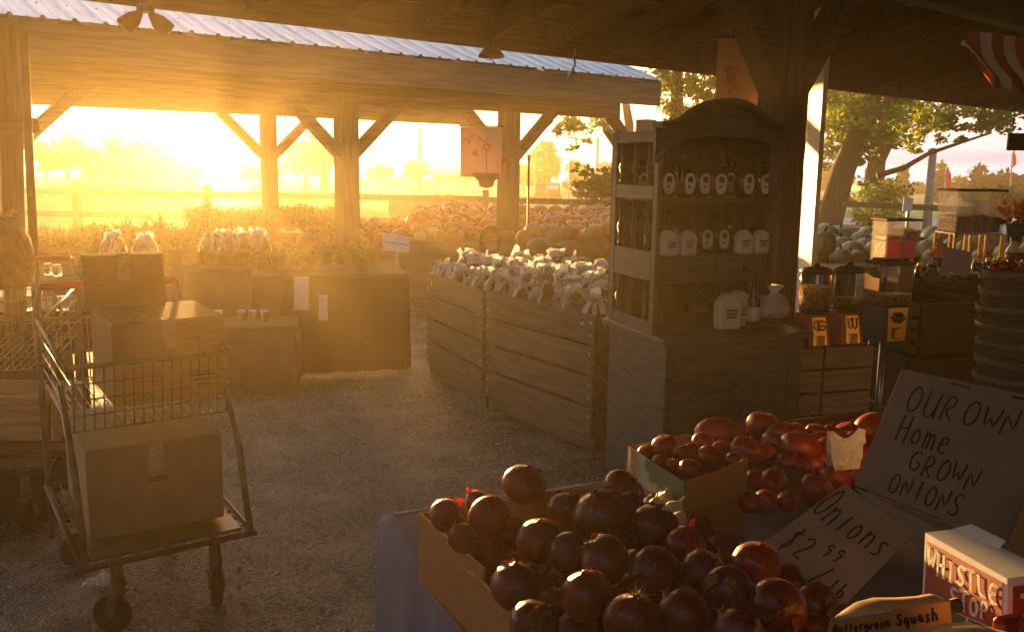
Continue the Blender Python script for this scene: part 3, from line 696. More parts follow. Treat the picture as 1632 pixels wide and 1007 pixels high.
# floodlights under the near eave, cables
def flood(label, px, py, Y):
    p = at(px, py, Y); t = thing('twin_floodlight', label, 'floodlight', p, RN, 'lights under the near eave')
    mb = MB(); mb.lathe([(.045, 0), (.045, .03), (.02, .04), (.02, .06)], n=14); mb.build('mount', DARKM, t)
    for s in (-1, 1):
        mb = MB(); rt = Matrix.Rotation(s * R_(48), 3, 'Y'); mb.lathe([(.048, -.13), (.05, -.12), (.042, -.06), (.022, -.02), (.012, .0)], (s * .02, 0, 0), 14, rot=rt.inverted()); mb.build('lamp_head', DARKM, t, smooth=True)
flood('black twin floodlight under the near eave at upper left', 232, 20, 5.05)
def bell(label, px, py, Y, nm='pendant_lamp'):
    p = at(px, py, Y); t = thing(nm, label, 'lamp', p, 0, 'lights under the near eave')
    mb = MB(); mb.lathe([(.09, 0), (.085, .02), (.05, .06), (.02, .08), (.012, .12)], n=18); mb.build('shade', DARKM, t, smooth=True)
    mb = MB(); mb.ball((0, 0, .01), .028, 10, 8); mb.build('bulb', PAPER, t, smooth=True)
bell('dark bell lamp hanging at the middle of the near eave', 783, 92, 6.35)
t = thing('metal_hook', 'small metal clamp hook hanging from the near eave in front of the far roof', 'hook', at(915, 100, 6.9), 0)
a = at(915, 92, 6.9); mb = MB(); mb.tube([a + Vector((0, 0, .06)), a, a + Vector((.01, 0, -.05)), a + Vector((-.03, 0, -.12)), a + Vector((-.04, 0, -.14))], .009, 6); mb.build('hook_rod', METAL, t, smooth=True, world=True)
# striped awning valance, top right
a = at(1541, 72, 4.2); t = thing('striped_awning', 'red and white striped scalloped awning corner at top right', 'awning', (a.x, a.y, a.z - .2), R_(30))
for k in range(8):
    mb = MB(); w_ = .088; vs = []
    for j in range(9):
        tt = j / 8; z = .21 * (1 - tt) ; y = -.12 * tt + .04 * math.sin(tt * 3)
        for i in range(5):
            s = i / 4; zz = z - (.055 * math.sin(s * math.pi) if j == 8 else 0)
            vs.append((k * w_ + s * w_, y - .022 * math.sin(s * math.pi), zz + .05))
    fs = [(j*5+i, j*5+i+1, j*5+i+6, j*5+i+5) for j in range(8) for i in range(4)]
    mb.add(vs, fs); mb.build('stripe', AWNR if k % 2 == 0 else AWNW, t, smooth=True)
mb = MB(); mb.tube([(0, .02, .21), (.72, .02, .21)], .012, 8); mb.build('rail', METAL, t)
mb = MB(); mb.tube([(0, .01, .21), (-.006, -.05, .16), (0, -.15, .05)], .006, 6); mb.build('side_wire', METAL, t)
t = thing('dark_sign', 'small dark brown hanging sign under the eave at far right', 'sign', at(1620, 240, 8.0), 0)
a = at(1605, 240, 8.); b = at(1650, 213, 8.); mb = MB(); mb.box(((a.x+b.x)/2, 8., (a.z+b.z)/2), (b.x-a.x, .03, b.z-a.z)); mb.build('board', WOOD, t, world=True)
mb = MB(); mb.tube([(a.x+.03, 8., b.z), (a.x+.03, 8., b.z+.3)], .004, 5); mb.build('chain', DARKM, t, world=True)

# ================================================================== vending machines and crates
def crate_stack(label, px0, px1, py_top, Ysc, ztop, h, group):
    pass
c1 = gz(1262, 552, .76); c2 = gz(1392, 545, .76)
dv = c2 - c1; dv.z = 0; rzc = math.atan2(dv.y, dv.x); Wc = dv.length
def slat_crate(label, x0, w_, zb, h, dep=.42):
    p = Vector((c1.x, c1.y, 0)) + dv.normalized() * x0
    t = thing('slatted_crate', label, 'crate', (p.x, p.y, zb), rzc, 'wooden crates under the candy machines')
    ns = 3; sh = h / ns
    for y in (0, dep):
        mb = MB()
        for k in range(ns): mb.box((w_ / 2, y, sh * (k + .5)), (w_, .014, sh - .016))
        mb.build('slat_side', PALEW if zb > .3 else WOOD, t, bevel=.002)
    for x in (.012, w_ - .012):
        mb = MB(); mb.box((x, dep / 2, h / 2), (.02, dep - .016, h - .01)); mb.build('end_panel', WOOD, t, bevel=.002)
    mb = MB(); mb.box((w_ / 2, dep / 2, .01), (w_ - .05, dep - .02, .014)); mb.box((w_ / 2, dep / 2, h - .008), (w_ - .05, dep - .02, .012)); mb.build('board', WOOD, t)
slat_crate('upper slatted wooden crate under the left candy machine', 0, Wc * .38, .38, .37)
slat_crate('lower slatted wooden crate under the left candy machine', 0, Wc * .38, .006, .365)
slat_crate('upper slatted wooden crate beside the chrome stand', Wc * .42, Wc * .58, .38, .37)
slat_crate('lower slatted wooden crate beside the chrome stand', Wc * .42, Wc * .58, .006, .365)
def vending(label, px, py, fill, glyph, big=False):
    p = gz(px, py, .757); t = thing('candy_machine', label, 'candy machine', p, rzc + R_(4), 'coin candy machines')
    mb = MB(); mb.add([(-.075, -.065, 0), (.075, -.065, 0), (.075, .075, 0), (-.075, .075, 0), (-.062, -.035, .17), (.062, -.035, .17), (.062, .07, .17), (-.062, .07, .17)],
                      [(3, 2, 1, 0), (4, 5, 6, 7), (0, 1, 5, 4), (1, 2, 6, 5), (2, 3, 7, 6), (3, 0, 4, 7)]); mb.build('base', REDM, t, bevel=.006)
    mb = MB(); mb.add([(-.045, -.070, .01), (.045, -.070, .01), (.042, -.044, .155), (-.042, -.044, .155), (-.045, -.060, .01), (.045, -.060, .01), (.042, -.036, .155), (-.042, -.036, .155)],
                      [(0, 1, 2, 3), (7, 6, 5, 4), (0, 4, 5, 1), (1, 5, 6, 2), (2, 6, 7, 3), (3, 7, 4, 0)]); fp = mb.build('front_plate', CHROME, t, bevel=.002)
    mb = MB(); mb.box((0, -.07, .035), (.045, .014, .05)); mb.build('chute_door', CHROME, fp, bevel=.003)
    mb = MB()
    if glyph == 'G': mb.tube([(.022, -.066, .128), (0, -.064, .14), (-.022, -.066, .125), (-.022, -.068, .10), (0, -.072, .088), (.022, -.07, .10), (.018, -.068, .112), (-.004, -.068, .112)], .0045, 6)
    else: mb.tube([(-.026, -.062, .138), (-.012, -.063, .135), (-.012, -.07, .1), (0, -.073, .088), (.014, -.07, .1), (.014, -.063, .14), (.026, -.064, .138)], .0045, 6)
    mb.build('coin_handle', BLACKP, fp, smooth=True)
    mb = MB(); mb.lathe([(.07, .17), (.078, .178), (.078, .19), (.07, .196)], n=24); mb.build('collar', DARKM, t, smooth=False)
    mb = MB(); mb.lathe([(.071, .195), (.078, .21), (.078, .37), (.072, .38)], n=28); mb.build('clear_globe', CLEAR, t, smooth=True)
    mb = MB(); mb.lathe([(.0, .197), (.066, .199), (.072, .215), (.072, fill), (.045, fill + .012), (0, fill + .018)], n=22); mb.build('nuts', NUTS, t, smooth=True)
    mb = MB(); mb.lathe([(.081, .375), (.083, .39), (.06, .405), (.018, .412), (.014, .425), (0, .428)], n=26); mb.build('lid', DARKM, t, smooth=True)
vending('red candy machine half full of nuts, leftmost on the wooden crates', 1293, 550, .30, 'G')
vending('red candy machine nearly empty, between its full neighbour and the square one', 1345, 546, .235, 'U')
p = gz(1408, 538, .76); t = thing('candy_machine', 'square clear candy machine on a chrome pole stand', 'candy machine', (p.x, p.y, 0), rzc + R_(3), 'coin candy machines')
mb = MB(); mb.tube([(0, 0, .02), (0, 0, .74)], .018, 12); mb.tube([(-.06, .03, .02), (-.06, .03, .74)], .01, 8); mb.build('pole', METAL, t, smooth=True)
mb = MB(); mb.lathe([(.16, 0), (.16, .015), (.03, .03)], n=28); mb.build('foot_plate', DARKM, t)
mb = MB(); mb.box((0, 0, .85), (.17, .17, .2)); mb.build('base', mat('navy_enamel', (.04, .06, .09), None, .35, 8), t, bevel=.008)
mb = MB(); mb.add([(-.06, -.093, .755), (.06, -.093, .755), (.07, -.093, .94), (-.07, -.093, .94), (-.06, -.084, .755), (.06, -.084, .755), (.07, -.084, .94), (-.07, -.084, .94)], [(0, 1, 2, 3), (7, 6, 5, 4), (0, 4, 5, 1), (1, 5, 6, 2), (2, 6, 7, 3), (3, 7, 4, 0)]); fp = mb.build('front_plate', CHROME, t, bevel=.003)
mb = MB(); mb.lathe([(.03, 0), (.03, .015), (.012, .02), (.01, .03)], (0, -.092, .885), 18, rot=Matrix.Rotation(R_(90), 3, 'X')); mb.box((0, -.115, .885), (.05, .012, .014)); mb.build('coin_knob', DARKM, fp)
mb = MB(); mb.box((0, -.1, .80), (.055, .016, .06)); mb.build('chute_door', CHROME, fp, bevel=.004)
mb = MB(); mb.box((0, 0, .958), (.21, .2, .012)); mb.build('shelf_plate', DARKM, t, bevel=.002)
mb = MB(); mb.box((0, 0, 1.065), (.19, .17, .20)); mb.build('clear_bin', CLEAR, t, bevel=.006)
mb = MB(); mb.box((0, 0, .985), (.178, .158, .04)); mb.build('candy', NUTS, t, bevel=.01)
mb = MB(); mb.box((0, 0, 1.172), (.2, .18, .014)); mb.box((0, .02, 1.185), (.11, .1, .012)); mb.build('lid', DARKM, t, bevel=.003)

# ================================================================== dark display table right + goods
q0 = gz(1440, 440, 1.0); q1 = gz(1600, 440, 1.0)
t = thing('display_table', 'black draped display table holding candy and jars behind the candy machines', 'table', (q0.x - .02, q0.y + .0, 0), R_(14))
mb = MB(); mb.box((.75, .35, .985), (1.7, .8, .03)); mb.build('tabletop', WOOD, t, bevel=.004)
mb = MB(); nf = 120; vs = []
for z in (.97, .5, .02):
    for i in range(nf + 1):
        s = i / nf; per = [(-.1, .75), (-.1, -.05), (1.6, -.05), (1.6, .75)]; seg = (.8, 1.7, .8); d = s * 3.3
        if d < .8: x, y, nx_, ny_ = -.1, .75 - d, -1, 0
        elif d < 2.5: x, y, nx_, ny_ = -.1 + d - .8, -.05, 0, -1
        else: x, y, nx_, ny_ = 1.6, -.05 + d - 2.5, 1, 0
        a_ = (.0 if z > .9 else .018) * (1.2 - z) * math.sin(i * 1.05) * 1.5 + .008
        vs.append((x + nx_ * a_, y + ny_ * a_, z))
mb.add(vs, [(r * (nf + 1) + i, r * (nf + 1) + i + 1, (r + 1) * (nf + 1) + i + 1, (r + 1) * (nf + 1) + i) for r in range(2) for i in range(nf)])
mb.build('drape', BLACKC, t, smooth=True)
MT = MW[t.name]
def rot3(rz): return Matrix.Rotation(rz, 3, 'Z')
# two black storage crates stacked beside the table front
for i, (px, py, z) in enumerate(((1476, 560, .0), (1476, 500, .31), (1480, 470, .62))):
    p = gz(1470, 560, .3); tt = thing('black_crate', ('black plastic crate at the bottom of the stack', 'black plastic crate in the middle of the stack', 'black plastic crate on top of the stack')[i] + ' by the candy machines', 'crate', (2.42 + .02 * i, 5.30, z + .006), R_(14 + 3 * i), 'stacked black crates')
    mb = MB()
    for (cx, cy, sx, sy) in ((0, -.2, .5, .014), (0, .2, .5, .014), (-.25, 0, .014, .38), (.25, 0, .014, .38)):
        for k in range(4): mb.box((cx, cy, .035 + .07 * k), (sx, sy, .05))
        mb.box((cx, cy, .15), (sx * .985, sy * .7, .29))
    mb.build('slatted_wall', BLACKP, tt, bevel=.002)
    mb = MB(); mb.box((0, 0, .01), (.48, .38, .012)); mb.build('floor', BLACKP, tt)
    mb = MB()
    for s in (-1, 1): mb.box((0, s * .212, .285), (.54, .02, .025)); mb.box((s * .262, 0, .285), (.02, .40, .025))
    mb.build('rim', BLACKP, tt, bevel=.003)
def onT(px, py, z): return gz(px, py, z)
# red candy dispenser (clear box)
def acrylic_bin(name, label, px0, px1, py0, py1, Y, dep, cells, fills, stand=0, hasspout=True, rz=0):
    a = at(px0, py1, Y); b = at(px1, py0, Y); W_ = b.x - a.x; H_ = b.z - a.z
    t = thing(name, label, 'candy dispenser', ((a.x + b.x) / 2, Y, a.z), rz)
    z0 = stand * H_; cw = W_ / cells
    if stand:
        for k in range(cells + 1):
            for y in (0, dep): MB().box((-W_ / 2 + k * cw, y, z0 / 2), (.016, .016, z0)).build('stand_leg', CHROME, t)
        mb = MB(); mb.box((0, dep / 2, z0 + .004), (W_ + .01, dep, .008)); mb.build('shelf', METAL, t)
    mb = MB()
    for k in range(cells + 1): mb.box((-W_ / 2 + k * cw, dep / 2, (z0 + H_) / 2), (.008, dep, H_ - z0 - .01))
    for y in (0, dep): mb.box((0, y, (z0 + H_) / 2), (W_ - .01, .005, H_ - z0 - .01))
    mb.build('acrylic_wall', ACRY, t)
    for k in range(cells):
        fh = fills[k][0] * (H_ - z0); mb = MB(); mb.box((-W_ / 2 + (k + .5) * cw, dep / 2, z0 + .014 + fh / 2), (cw - .012, dep - .02, fh)); mb.build('candy_fill', fills[k][1], t, bevel=.008)
        if len(fills[k]) > 2:
            f2_ = fills[k][2] * (H_ - z0); mb = MB(); mb.box((-W_ / 2 + (k + .5) * cw, dep / 2, z0 + .016 + fh + f2_ / 2), (cw - .012, dep - .02, f2_)); mb.build('candy_fill', fills[k][3], t, bevel=.008)
    mb = MB(); mb.box((0, dep / 2, H_ + .006), (W_ + .02, dep + .02, .014)); mb.build('lid', WOOD, t, bevel=.003)
    if hasspout:
        for k in range(3):
            mb = MB(); mb.lathe([(.016, 0), (.02, .03), (.018, .035)], (-W_ / 3 + k * W_ / 3 + .01, -.03, -.005), 12); mb.build('spout', BLACKP, t)
    return t
acrylic_bin('candy_dispenser', 'clear box dispenser half full of bright red candy', 1408, 1470, 353, 418, 5.35, .16, 2, ((.46, REDJ, .12, CANDYO), (.46, REDJ, .25, CANDYO)), rz=R_(8))
acrylic_bin('candy_bin_stand', 'tall three-cell acrylic bin of mixed candy on a chrome stand', 1517, 1606, 306, 412, 5.6, .22, 3, ((.38, CANDYO), (.42, CANDYP), (.36, CANDYG)), stand=.36, hasspout=False, rz=R_(5))
# basket of jars with paper sign
bp_ = at(1520, 440, 4.9)
t = thing('wicker_basket', 'shallow wicker basket of small jars behind the leaning pink paper', 'basket', bp_, 0)
mb = MB(); mb.lathe([(.11, -.05), (.16, -.01), (.17, 0), (.162, 0), (.15, -.015), (.0, -.02)], n=28); mb.build('bowl', BASKET, t, smooth=True)
mb = MB(); mb.tube([(-.165, 0, 0), (-.185, 0, .035), (-.16, 0, .06), (-.145, 0, .03)], .007, 6); mb.build('handle', PALEW, t, smooth=True)
jr = thing('small_jar', 'tiny dark jar with pale lid packed in the wicker basket', 'jar', bp_ + Vector((-.08, -.06, -.015)), 0, 'jars in the wicker basket')
mb = MB(); mb.lathe([(.014, 0), (.016, .004), (.016, .03), (.012, .036)], n=10); mb.build('glass', SYRUP, jr, smooth=True)
mb = MB(); mb.lathe([(.014, .035), (.014, .046), (.011, .047)], n=10); mb.build('lid', CREAM, jr)
for k in range(14):
    a_ = rnd.uniform(0, 6.28); r_ = rnd.uniform(.03, .13); copy_tree(jr, bp_ + Vector((r_ * math.cos(a_), r_ * math.sin(a_), -.015)), 0)
pa, pb, pc, pd = at(1497, 440, 4.78), at(1545, 438, 4.78), at(1550, 402, 4.86), at(1507, 394, 4.86)
t = thing('paper_sign', 'blank pinkish paper sign leaning in the wicker basket', 'sign', pa, 0); MB().panel(pa, pb, pc, pd, .003).build('sheet', mat('pink_paper', (.58, .42, .42), (.5, .36, .36), .8, 9), t, world=True)
# row of bottles / jars on the table
jb = thing('sauce_jar', 'x', 'jar', (0, 0, 0), 0, 'jars along the black table')
mb = MB(); mb.lathe([(.028, 0), (.031, .006), (.031, .06), (.022, .078)], n=14); mb.build('glass', SYRUP, jb, smooth=True)
mb = MB(); mb.lathe([(.024, .077), (.024, .094), (.02, .096)], n=14); mb.build('lid', CHROME, jb)
spots = [(1446, 444, 5.1), (1466, 446, 5.1), (1484, 442, 5.2), (1556, 440, 5.1), (1572, 438, 5.15), (1588, 436, 5.2)]
for i, (px, py, Y) in enumerate(spots):
    lb = 'dark jar with metal lid on the black table, ' + ('just left of the red candy dispenser', 'in front of the red candy dispenser', 'between dispenser and paper sign', 'right against the paper sign', 'in the middle of the right trio', 'nearest the tall bottles')[i]
    if i == 0: jb.location = at(px, py, Y); jb['label'] = lb
    else: copy_tree(jb, at(px, py, Y), 0, lb)
for i, px in enumerate((1612, 1632)):
    t = thing('dressing_bottle', ('pale dressing bottle with dark cap below the orange flowers', 'second pale dressing bottle at the right picture edge')[i], 'bottle', at(px, 425, 4.9), 0, 'dressing bottles')
    mb = MB(); mb.lathe([(.034, 0), (.037, .01), (.037, .09), (.018, .12), (.016, .14)], n=16); mb.build('bottle', CREAM, t, smooth=True)
    mb = MB(); mb.lathe([(.0385, .03), (.0385, .08)], n=16); mb.build('label', CANDYO, t, smooth=True)
    mb = MB(); mb.lathe([(.019, .138), (.019, .158), (.016, .16)], n=14); mb.build('cap', BLACKP, t)
t = thing('flower_pail', 'grey pail of orange flowers at the right edge', 'flowers', at(1622, 385, 5.3), 0)
mb = MB(); mb.lathe([(.055, 0), (.07, .1), (.073, .102)], n=18); mb.build('pail', mat('grey_zinc', (.35, .33, .33), None, .5, 9, metal=.5), t, smooth=True)
mb = MB(); ngon_leaves(mb, random.Random(5), (0, 0, .16), (.13, .1, .07), 150, .045); mb.build('petals', FLOWO, t)
mb = MB(); ngon_leaves(mb, random.Random(6), (0, 0, .11), (.1, .09, .04), 60, .05); mb.build('foliage', PLANTL, t)
t = thing('flower_bunch', 'small bunch of pink and red flowers behind the paper sign', 'flowers', at(1493, 418, 5.5), 0)
mb = MB(); ngon_leaves(mb, random.Random(9), (0, 0, .06), (.06, .05, .05), 80, .03); mb.build('petals', FLOWP, t)
mb = MB(); mb.lathe([(.03, -.03), (.035, .03)], n=12); mb.build('cup', BLUEB, t)
# stack of bushel baskets
for k in range(14):
    z = .18 + k * .073; pc_ = at(1618, 520, 3.75)
    lb = 'round dark bushel basket, ' + ('topmost of the tall stack at right' if k == 13 else 'lowest of the tall stack at right' if k == 0 else '%s from the top of the tall stack at right' % ('second', 'third', 'fourth', 'fifth', 'sixth', 'seventh', 'eighth', 'ninth', 'tenth', 'eleventh', 'twelfth', 'thirteenth')[12 - k])
    t = thing('bushel_basket', lb, 'basket', (pc_.x + .008 * math.sin(k), 3.75, z), k * .4, 'stacked bushel baskets')
    mb = MB(); mb.lathe([(.0, 0), (.125, 0), (.142, .10), (.148, .10), (.150, .125), (.143, .127), (.135, .11), (.118, .012), (0, .012)], n=36, fn=lambda a, r, z: 1 + (.006 * math.sin(a * 24) if r > .1 else 0)); mb.build('basket_wall', BASKET, t, smooth=True)
    mb = MB(); mb.tube([(-.148, 0, .10), (-.165, 0, .11), (-.168, .0, .08), (-.15, 0, .065)], .005, 6); mb.build('handle', METAL, t, smooth=True)
t = thing('low_stool', 'low round stool under the tall stack of bushel baskets', 'stool', (at(1618, 520, 3.75).x, 3.75, 0), 0)
MB().lathe([(.15, .15), (.16, .155), (.16, .178), (.15, .18)], n=24).build('seat', WOOD, t)
for k in range(3): a_ = k * 2.09; MB().tube([(.12 * math.cos(a_), .12 * math.sin(a_), .155), (.15 * math.cos(a_), .15 * math.sin(a_), 0)], .014, 8).build('leg', WOOD, t)
for i in range(5):
    q = at(1590 + i * 13, 434 - (i % 2) * 4, 3.75); t = thing('red_pepper', 'long glossy red pepper heaped on the topmost bushel basket', 'pepper', (q.x, 3.72 + .02 * (i % 3), 1.261 + .006 * i), R_(25 + 18 * i), 'peppers on the bushel baskets')
    mb = MB(); mb.tube([(-.07, 0, 0), (-.06, 0, .004), (-.02, .01, .012), (.03, .005, .008), (.07, -.01, -.004)], [.004, .017, .019, .013, .003], 10); mb.build('flesh', mat('red_pepper_skin', (.5, .03, .02), None, .2, 6, coat=.5) if i == 0 else MATS['red_pepper_skin'], t, smooth=True)
    mb = MB(); mb.tube([(-.07, 0, 0), (-.09, 0, .01)], .003, 6); mb.build('stem', STEMM, t)

# ================================================================== pumpkins and gourds
def pumpkin_proto(name, label, cat, mt, r, group, flat=.78):
    t = thing(name, label, cat, (0, 0, 0), 0, group)
    mb = MB(); prof = []
    for i in range(11):
        a = math.pi * i / 10; prof.append((max(.0, math.sin(a)) ** .85 * r + (1e-5), (-math.cos(a) * flat + flat) * r + (.0 if i not in (10, ) else -.1 * r)))
    mb.lathe(prof, n=30, fn=lambda a, rr, z: 1 - .08 * abs(math.cos(a * 5)) ** 3); mb.build('rind', mt, t, smooth=True)
    mb = MB(); mb.tube([(0, 0, r * flat * 1.75), (.1 * r, 0, r * flat * 2.1), (.25 * r, 0, r * flat * 2.3)], [.13 * r, .08 * r, .09 * r], 7); mb.build('stem', STEMM, t, smooth=True)
    return t
PR = {'o': pumpkin_proto('pumpkin', 'small orange pumpkin in the heap on the far bins', 'pumpkin', PUMP, .115, 'orange pumpkins heaped on the far bins'),
      'p': pumpkin_proto('pumpkin', 'pale salmon pumpkin among the orange ones on the far bins', 'pumpkin', PUMPP, .125, 'pale pumpkins heaped on the far bins'),
      'y': pumpkin_proto('gourd', 'small yellow gourd in the front row of the far bin', 'gourd', GOURDY, .075, 'yellow gourds on the far bins', .9),
      'w': pumpkin_proto('gourd', 'pale cream gourd heaped on the table beyond the candy machines', 'gourd', GOURDW, .12, 'pale gourds beyond the candy machines', .95),
      'g': pumpkin_proto('squash', 'dark green round squash near the back of the knotted bags', 'squash', GOURDG, .12, 'green squashes behind the knotted bags')}
usedp = set()
def put(k, p, sc=1, label=None, group=None):
    rt = (rnd.uniform(-.5, .5), rnd.uniform(-.5, .5), rnd.uniform(0, 6.28))
    if k not in usedp:
        usedp.add(k); o = PR[k]; o.location = p; o.rotation_euler = rt; o.scale = (sc,) * 3
        if label: o['label'] = label
    else: o = copy_tree(PR[k], p, rt, label, scale=sc)
    if group: o['group'] = group
    return o
# supporting bins (long plank tables)
def long_bin(label, a, b, dep, zt, slats=4, mt=BINW):
    a, b = Vector(a), Vector(b); d = b - a; d.z = 0; L = d.length; rz = math.atan2(d.y, d.x)
    t = thing('pumpkin_bin', label, 'produce bin', (a.x, a.y, 0), rz, 'long plank bins of pumpkins'); ph = zt / slats
    for y in (0, dep):
        mb = MB()
        for k in range(slats): mb.box((L / 2, y, ph * (k + .5) + .01), (L, .03, ph - .015))
        mb.build('side_panel', mt, t, bevel=.003)
    for x in (.015, L - .015):
        mb = MB(); mb.box((x, dep / 2, zt / 2), (.03, dep - .03, zt - .02)); mb.build('end_panel', mt, t)
    mb = MB(); mb.box((L / 2, dep / 2, zt - .1), (L - .06, dep - .04, .02)); mb.build('bed', mt, t)
    return t
pa = gz(652, 382, .78); pb = gz(1000, 398, .78)
pb = Vector((pa.x + 3.3, pa.y + .35, 0)); pa.z = 0
long_bin('long plank bin of pumpkins behind the knotted bags, centre', pa, pb, 2.6, .78)
dd = (pb - pa).normalized(); nn = Vector((-dd.y, dd.x, 0))
for i in range(15):
    for j in range(11):
        p = pa + dd * (.12 + .218 * i + rnd.uniform(-.03, .03)) + nn * (.12 + .235 * j + rnd.uniform(-.03, .03))
        p.z = .70 + .022 * j + rnd.uniform(0, .03)
        k = 'y' if j < 2 and rnd.random() < .6 and i < 8 else ('p' if rnd.random() < .25 else 'o')
        if k == 'y': p.z += .02
        put(k, p, rnd.uniform(.8, 1.15))
# left low bin of pumpkins between post and sign
pa2 = gz(575, 400, .6); pa2.z = 0; pb2 = Vector((pa2.x + 1.0, pa2.y + .15, 0))
long_bin('shorter lower plank bin of pumpkins beside the near pavilion post', pa2 - Vector((.9, .1, 0)), pb2, 1.7, .62)
for i in range(8):
    for j in range(6):
        p = pa2 + Vector((-.75 + .23 * i + rnd.uniform(-.03, .03), .15 + .25 * j, .55 + .035 * j + rnd.uniform(0, .03))); put('p' if rnd.random() < .4 else 'o', p, rnd.uniform(.85, 1.1), 'orange or salmon pumpkin heaped in the low bin behind the centre-left post', 'pumpkins in the low bin')
# nearer big ones right behind the bags
for i, (px, py, k, sc) in enumerate(((860, 398, 'g', .95), (893, 402, 'g', .8), (838, 388, 'o', 1.25), (955, 380, 'p', 1.15), (925, 392, 'o', 1.2), (968, 372, 'o', 1.1), (905, 376, 'o', 1.1), (880, 378, 'p', 1.1), (970, 395, 'o', 1.1), (850, 374, 'p', 1))):
    if k == 'g': put(k, at(px, py + 12, 8.2), sc, ('larger dark green squash left of its twin behind the knotted bags', 'smaller dark green squash right of its twin behind the knotted bags')[i])
    else: put(k, at(px, py + 12, 9.0), sc, 'larger pumpkin on the low table just behind the knotted bags', 'larger pumpkins behind the bags')
t = thing('low_table', 'low wooden table of large pumpkins right behind the knotted bags', 'table', (at(900, 420, 8.9)).xy.to_3d(), R_(8))
mb = MB(); mb.box((0, 0, .62), (1.6, 1.1, .04)); mb.build('tabletop', BINW, t, bevel=.004)
for sx in (-.7, .7):
    for sy in (-.45, .45): MB().box((sx, sy, .3), (.07, .07, .6)).build('leg', BINW, t)
t = thing('open_carton', 'open brown carton with raised flaps behind the knotted bags', 'carton', (at(935, 420, 8.3)).xy.to_3d() + Vector((0, 0, .64)), R_(20))
mb = MB(); mb.box((0, -.15, .11), (.46, .006, .22)); mb.box((0, .15, .11), (.46, .006, .22)); mb.box((-.23, 0, .11), (.006, .3, .22)); mb.box((.23, 0, .11), (.006, .3, .22)); mb.box((0, 0, .008), (.45, .29, .006)); mb.build('walls', CARD, t)
for a_, b_ in (((-.23, -.15, .22), (-.1, -.23, .27)),): MB().panel((-.23, .15, .22), (.0, .15, .22), (-.02, .2, .34), (-.2, .2, .34), .004).build('flap', CARD, t)
MB().panel((.02, .15, .22), (.23, .15, .22), (.2, .19, .36), (.06, .19, .36), .004).build('flap', CARD, t)
MB().panel((-.23, .15, .22), (-.23, -.15, .22), (-.3, -.12, .31), (-.3, .1, .31), .004).build('flap', CARD, t)
# price board on the centre bin
wa, wb, wc, wd = at(610, 398, 9.4), at(652, 404, 9.4), at(652, 378, 9.4), at(610, 371, 9.4)
t = thing('price_board', 'pale two-line price board above the low pumpkin bin', 'sign', wa.xy.to_3d(), 0)
bo = MB().panel(wa, wb, wc, wd, .02).build('board', SIGNW, t, world=True)
fr = frame(wa, wb, wd); mb = MB(); mb.panel(fr(.03, .46, .002), fr(.97, .46, .002), fr(.97, .5, .002), fr(.03, .5, .002), .002); mb.build('divider', WOOD, t, world=True)
MB().box((wa.x + .14, 9.43, wa.z / 2), (.04, .04, wa.z)).build('stake', PALEW, t, world=True)
# white gourds table, right
pg = gz(1290, 420, .8); pg.z = 0
long_bin('plank bin of pale gourds beyond the candy machines', pg - Vector((.5, .1, 0)), pg + Vector((2.2, .4, 0)), 1.5, .78)
for i in range(11):
    for j in range(5):
        p = pg + Vector((-.4 + .235 * i + rnd.uniform(-.03, .03), .05 + .27 * j + .03 * i, .72 + .03 * j + rnd.uniform(0, .03))); k = 'w'
        if rnd.random() < .12: k = 'p'
        put(k, p, rnd.uniform(.85, 1.1), None if k == 'w' else 'salmon pumpkin among the pale gourds at right', None if k == 'w' else 'salmon pumpkins among the pale gourds')
o = copy_tree(PR['w'], at(1311, 408, 7.4), .3, 'bluish white oval gourd in front of the yellow-green ones', scale=.9); o['group'] = 'pale gourds beyond the candy machines'
# red wagon-like hay bed behind fence, long kerb log right
t = thing('long_bench_rail', 'long low weathered beam running behind the pale gourds', 'beam', at(1400, 372, 12).xy.to_3d(), 0)
MB().bar(at(1180, 363, 12.5), at(1640, 388, 10.5), .16, .18).build('beam', PALEW, t, world=True)

# ================================================================== left: planters, tables, carts, rack
def dtable(name, label, a, b, dep, zt, cloth, cat='table', fold=.02):
    a, b = Vector(a), Vector(b); d = b - a; d.z = 0; L = d.length; rz = math.atan2(d.y, d.x)
    t = thing(name, label, cat, (a.x, a.y, 0), rz)
    MB().box((L / 2, dep / 2, zt - .015), (L, dep, .03)).build('tabletop', WOOD, t, bevel=.003)
    nf = int(L * 26); vs = []
    for z in (zt - .028, zt * .5, .03):
        for i in range(nf + 1):
            a_ = fold * (1.1 - z / zt) * math.sin(i * 1.1 + math.sin(i * .3)); vs.append((L * i / nf, -.008 - .01 - a_, z))
    mb = MB(); mb.add(vs, [(r * (nf + 1) + i, r * (nf + 1) + i + 1, (r + 1) * (nf + 1) + i + 1, (r + 1) * (nf + 1) + i) for r in range(2) for i in range(nf)]); mb.build('cloth_skirt', cloth, t, smooth=True)
    vs = []; nf = int(dep * 26)
    for xx in (-.012, L + .012):
        vs = []
        for z in (zt - .028, zt * .5, .03):
            for i in range(nf + 1):
                a_ = fold * (1.1 - z / zt) * math.sin(i * 1.1); vs.append((xx + (a_ if xx > 0 else -a_), dep * i / nf, z))
        mb = MB(); mb.add(vs, [(r * (nf + 1) + i, r * (nf + 1) + i + 1, (r + 1) * (nf + 1) + i + 1, (r + 1) * (nf + 1) + i) for r in range(2) for i in range(nf)]); mb.build('cloth_side', cloth, t, smooth=True)
    return t
a = gz(395, 408, .8); b = gz(652, 412, .8); b = Vector((a.x + 1.15, a.y - .25, 0))
dtable('draped_table', 'dark draped table with posters on its front in the sun haze, centre left', gz(400, 440, .8), gz(650, 436, .8), .8, .8, BLACKC)
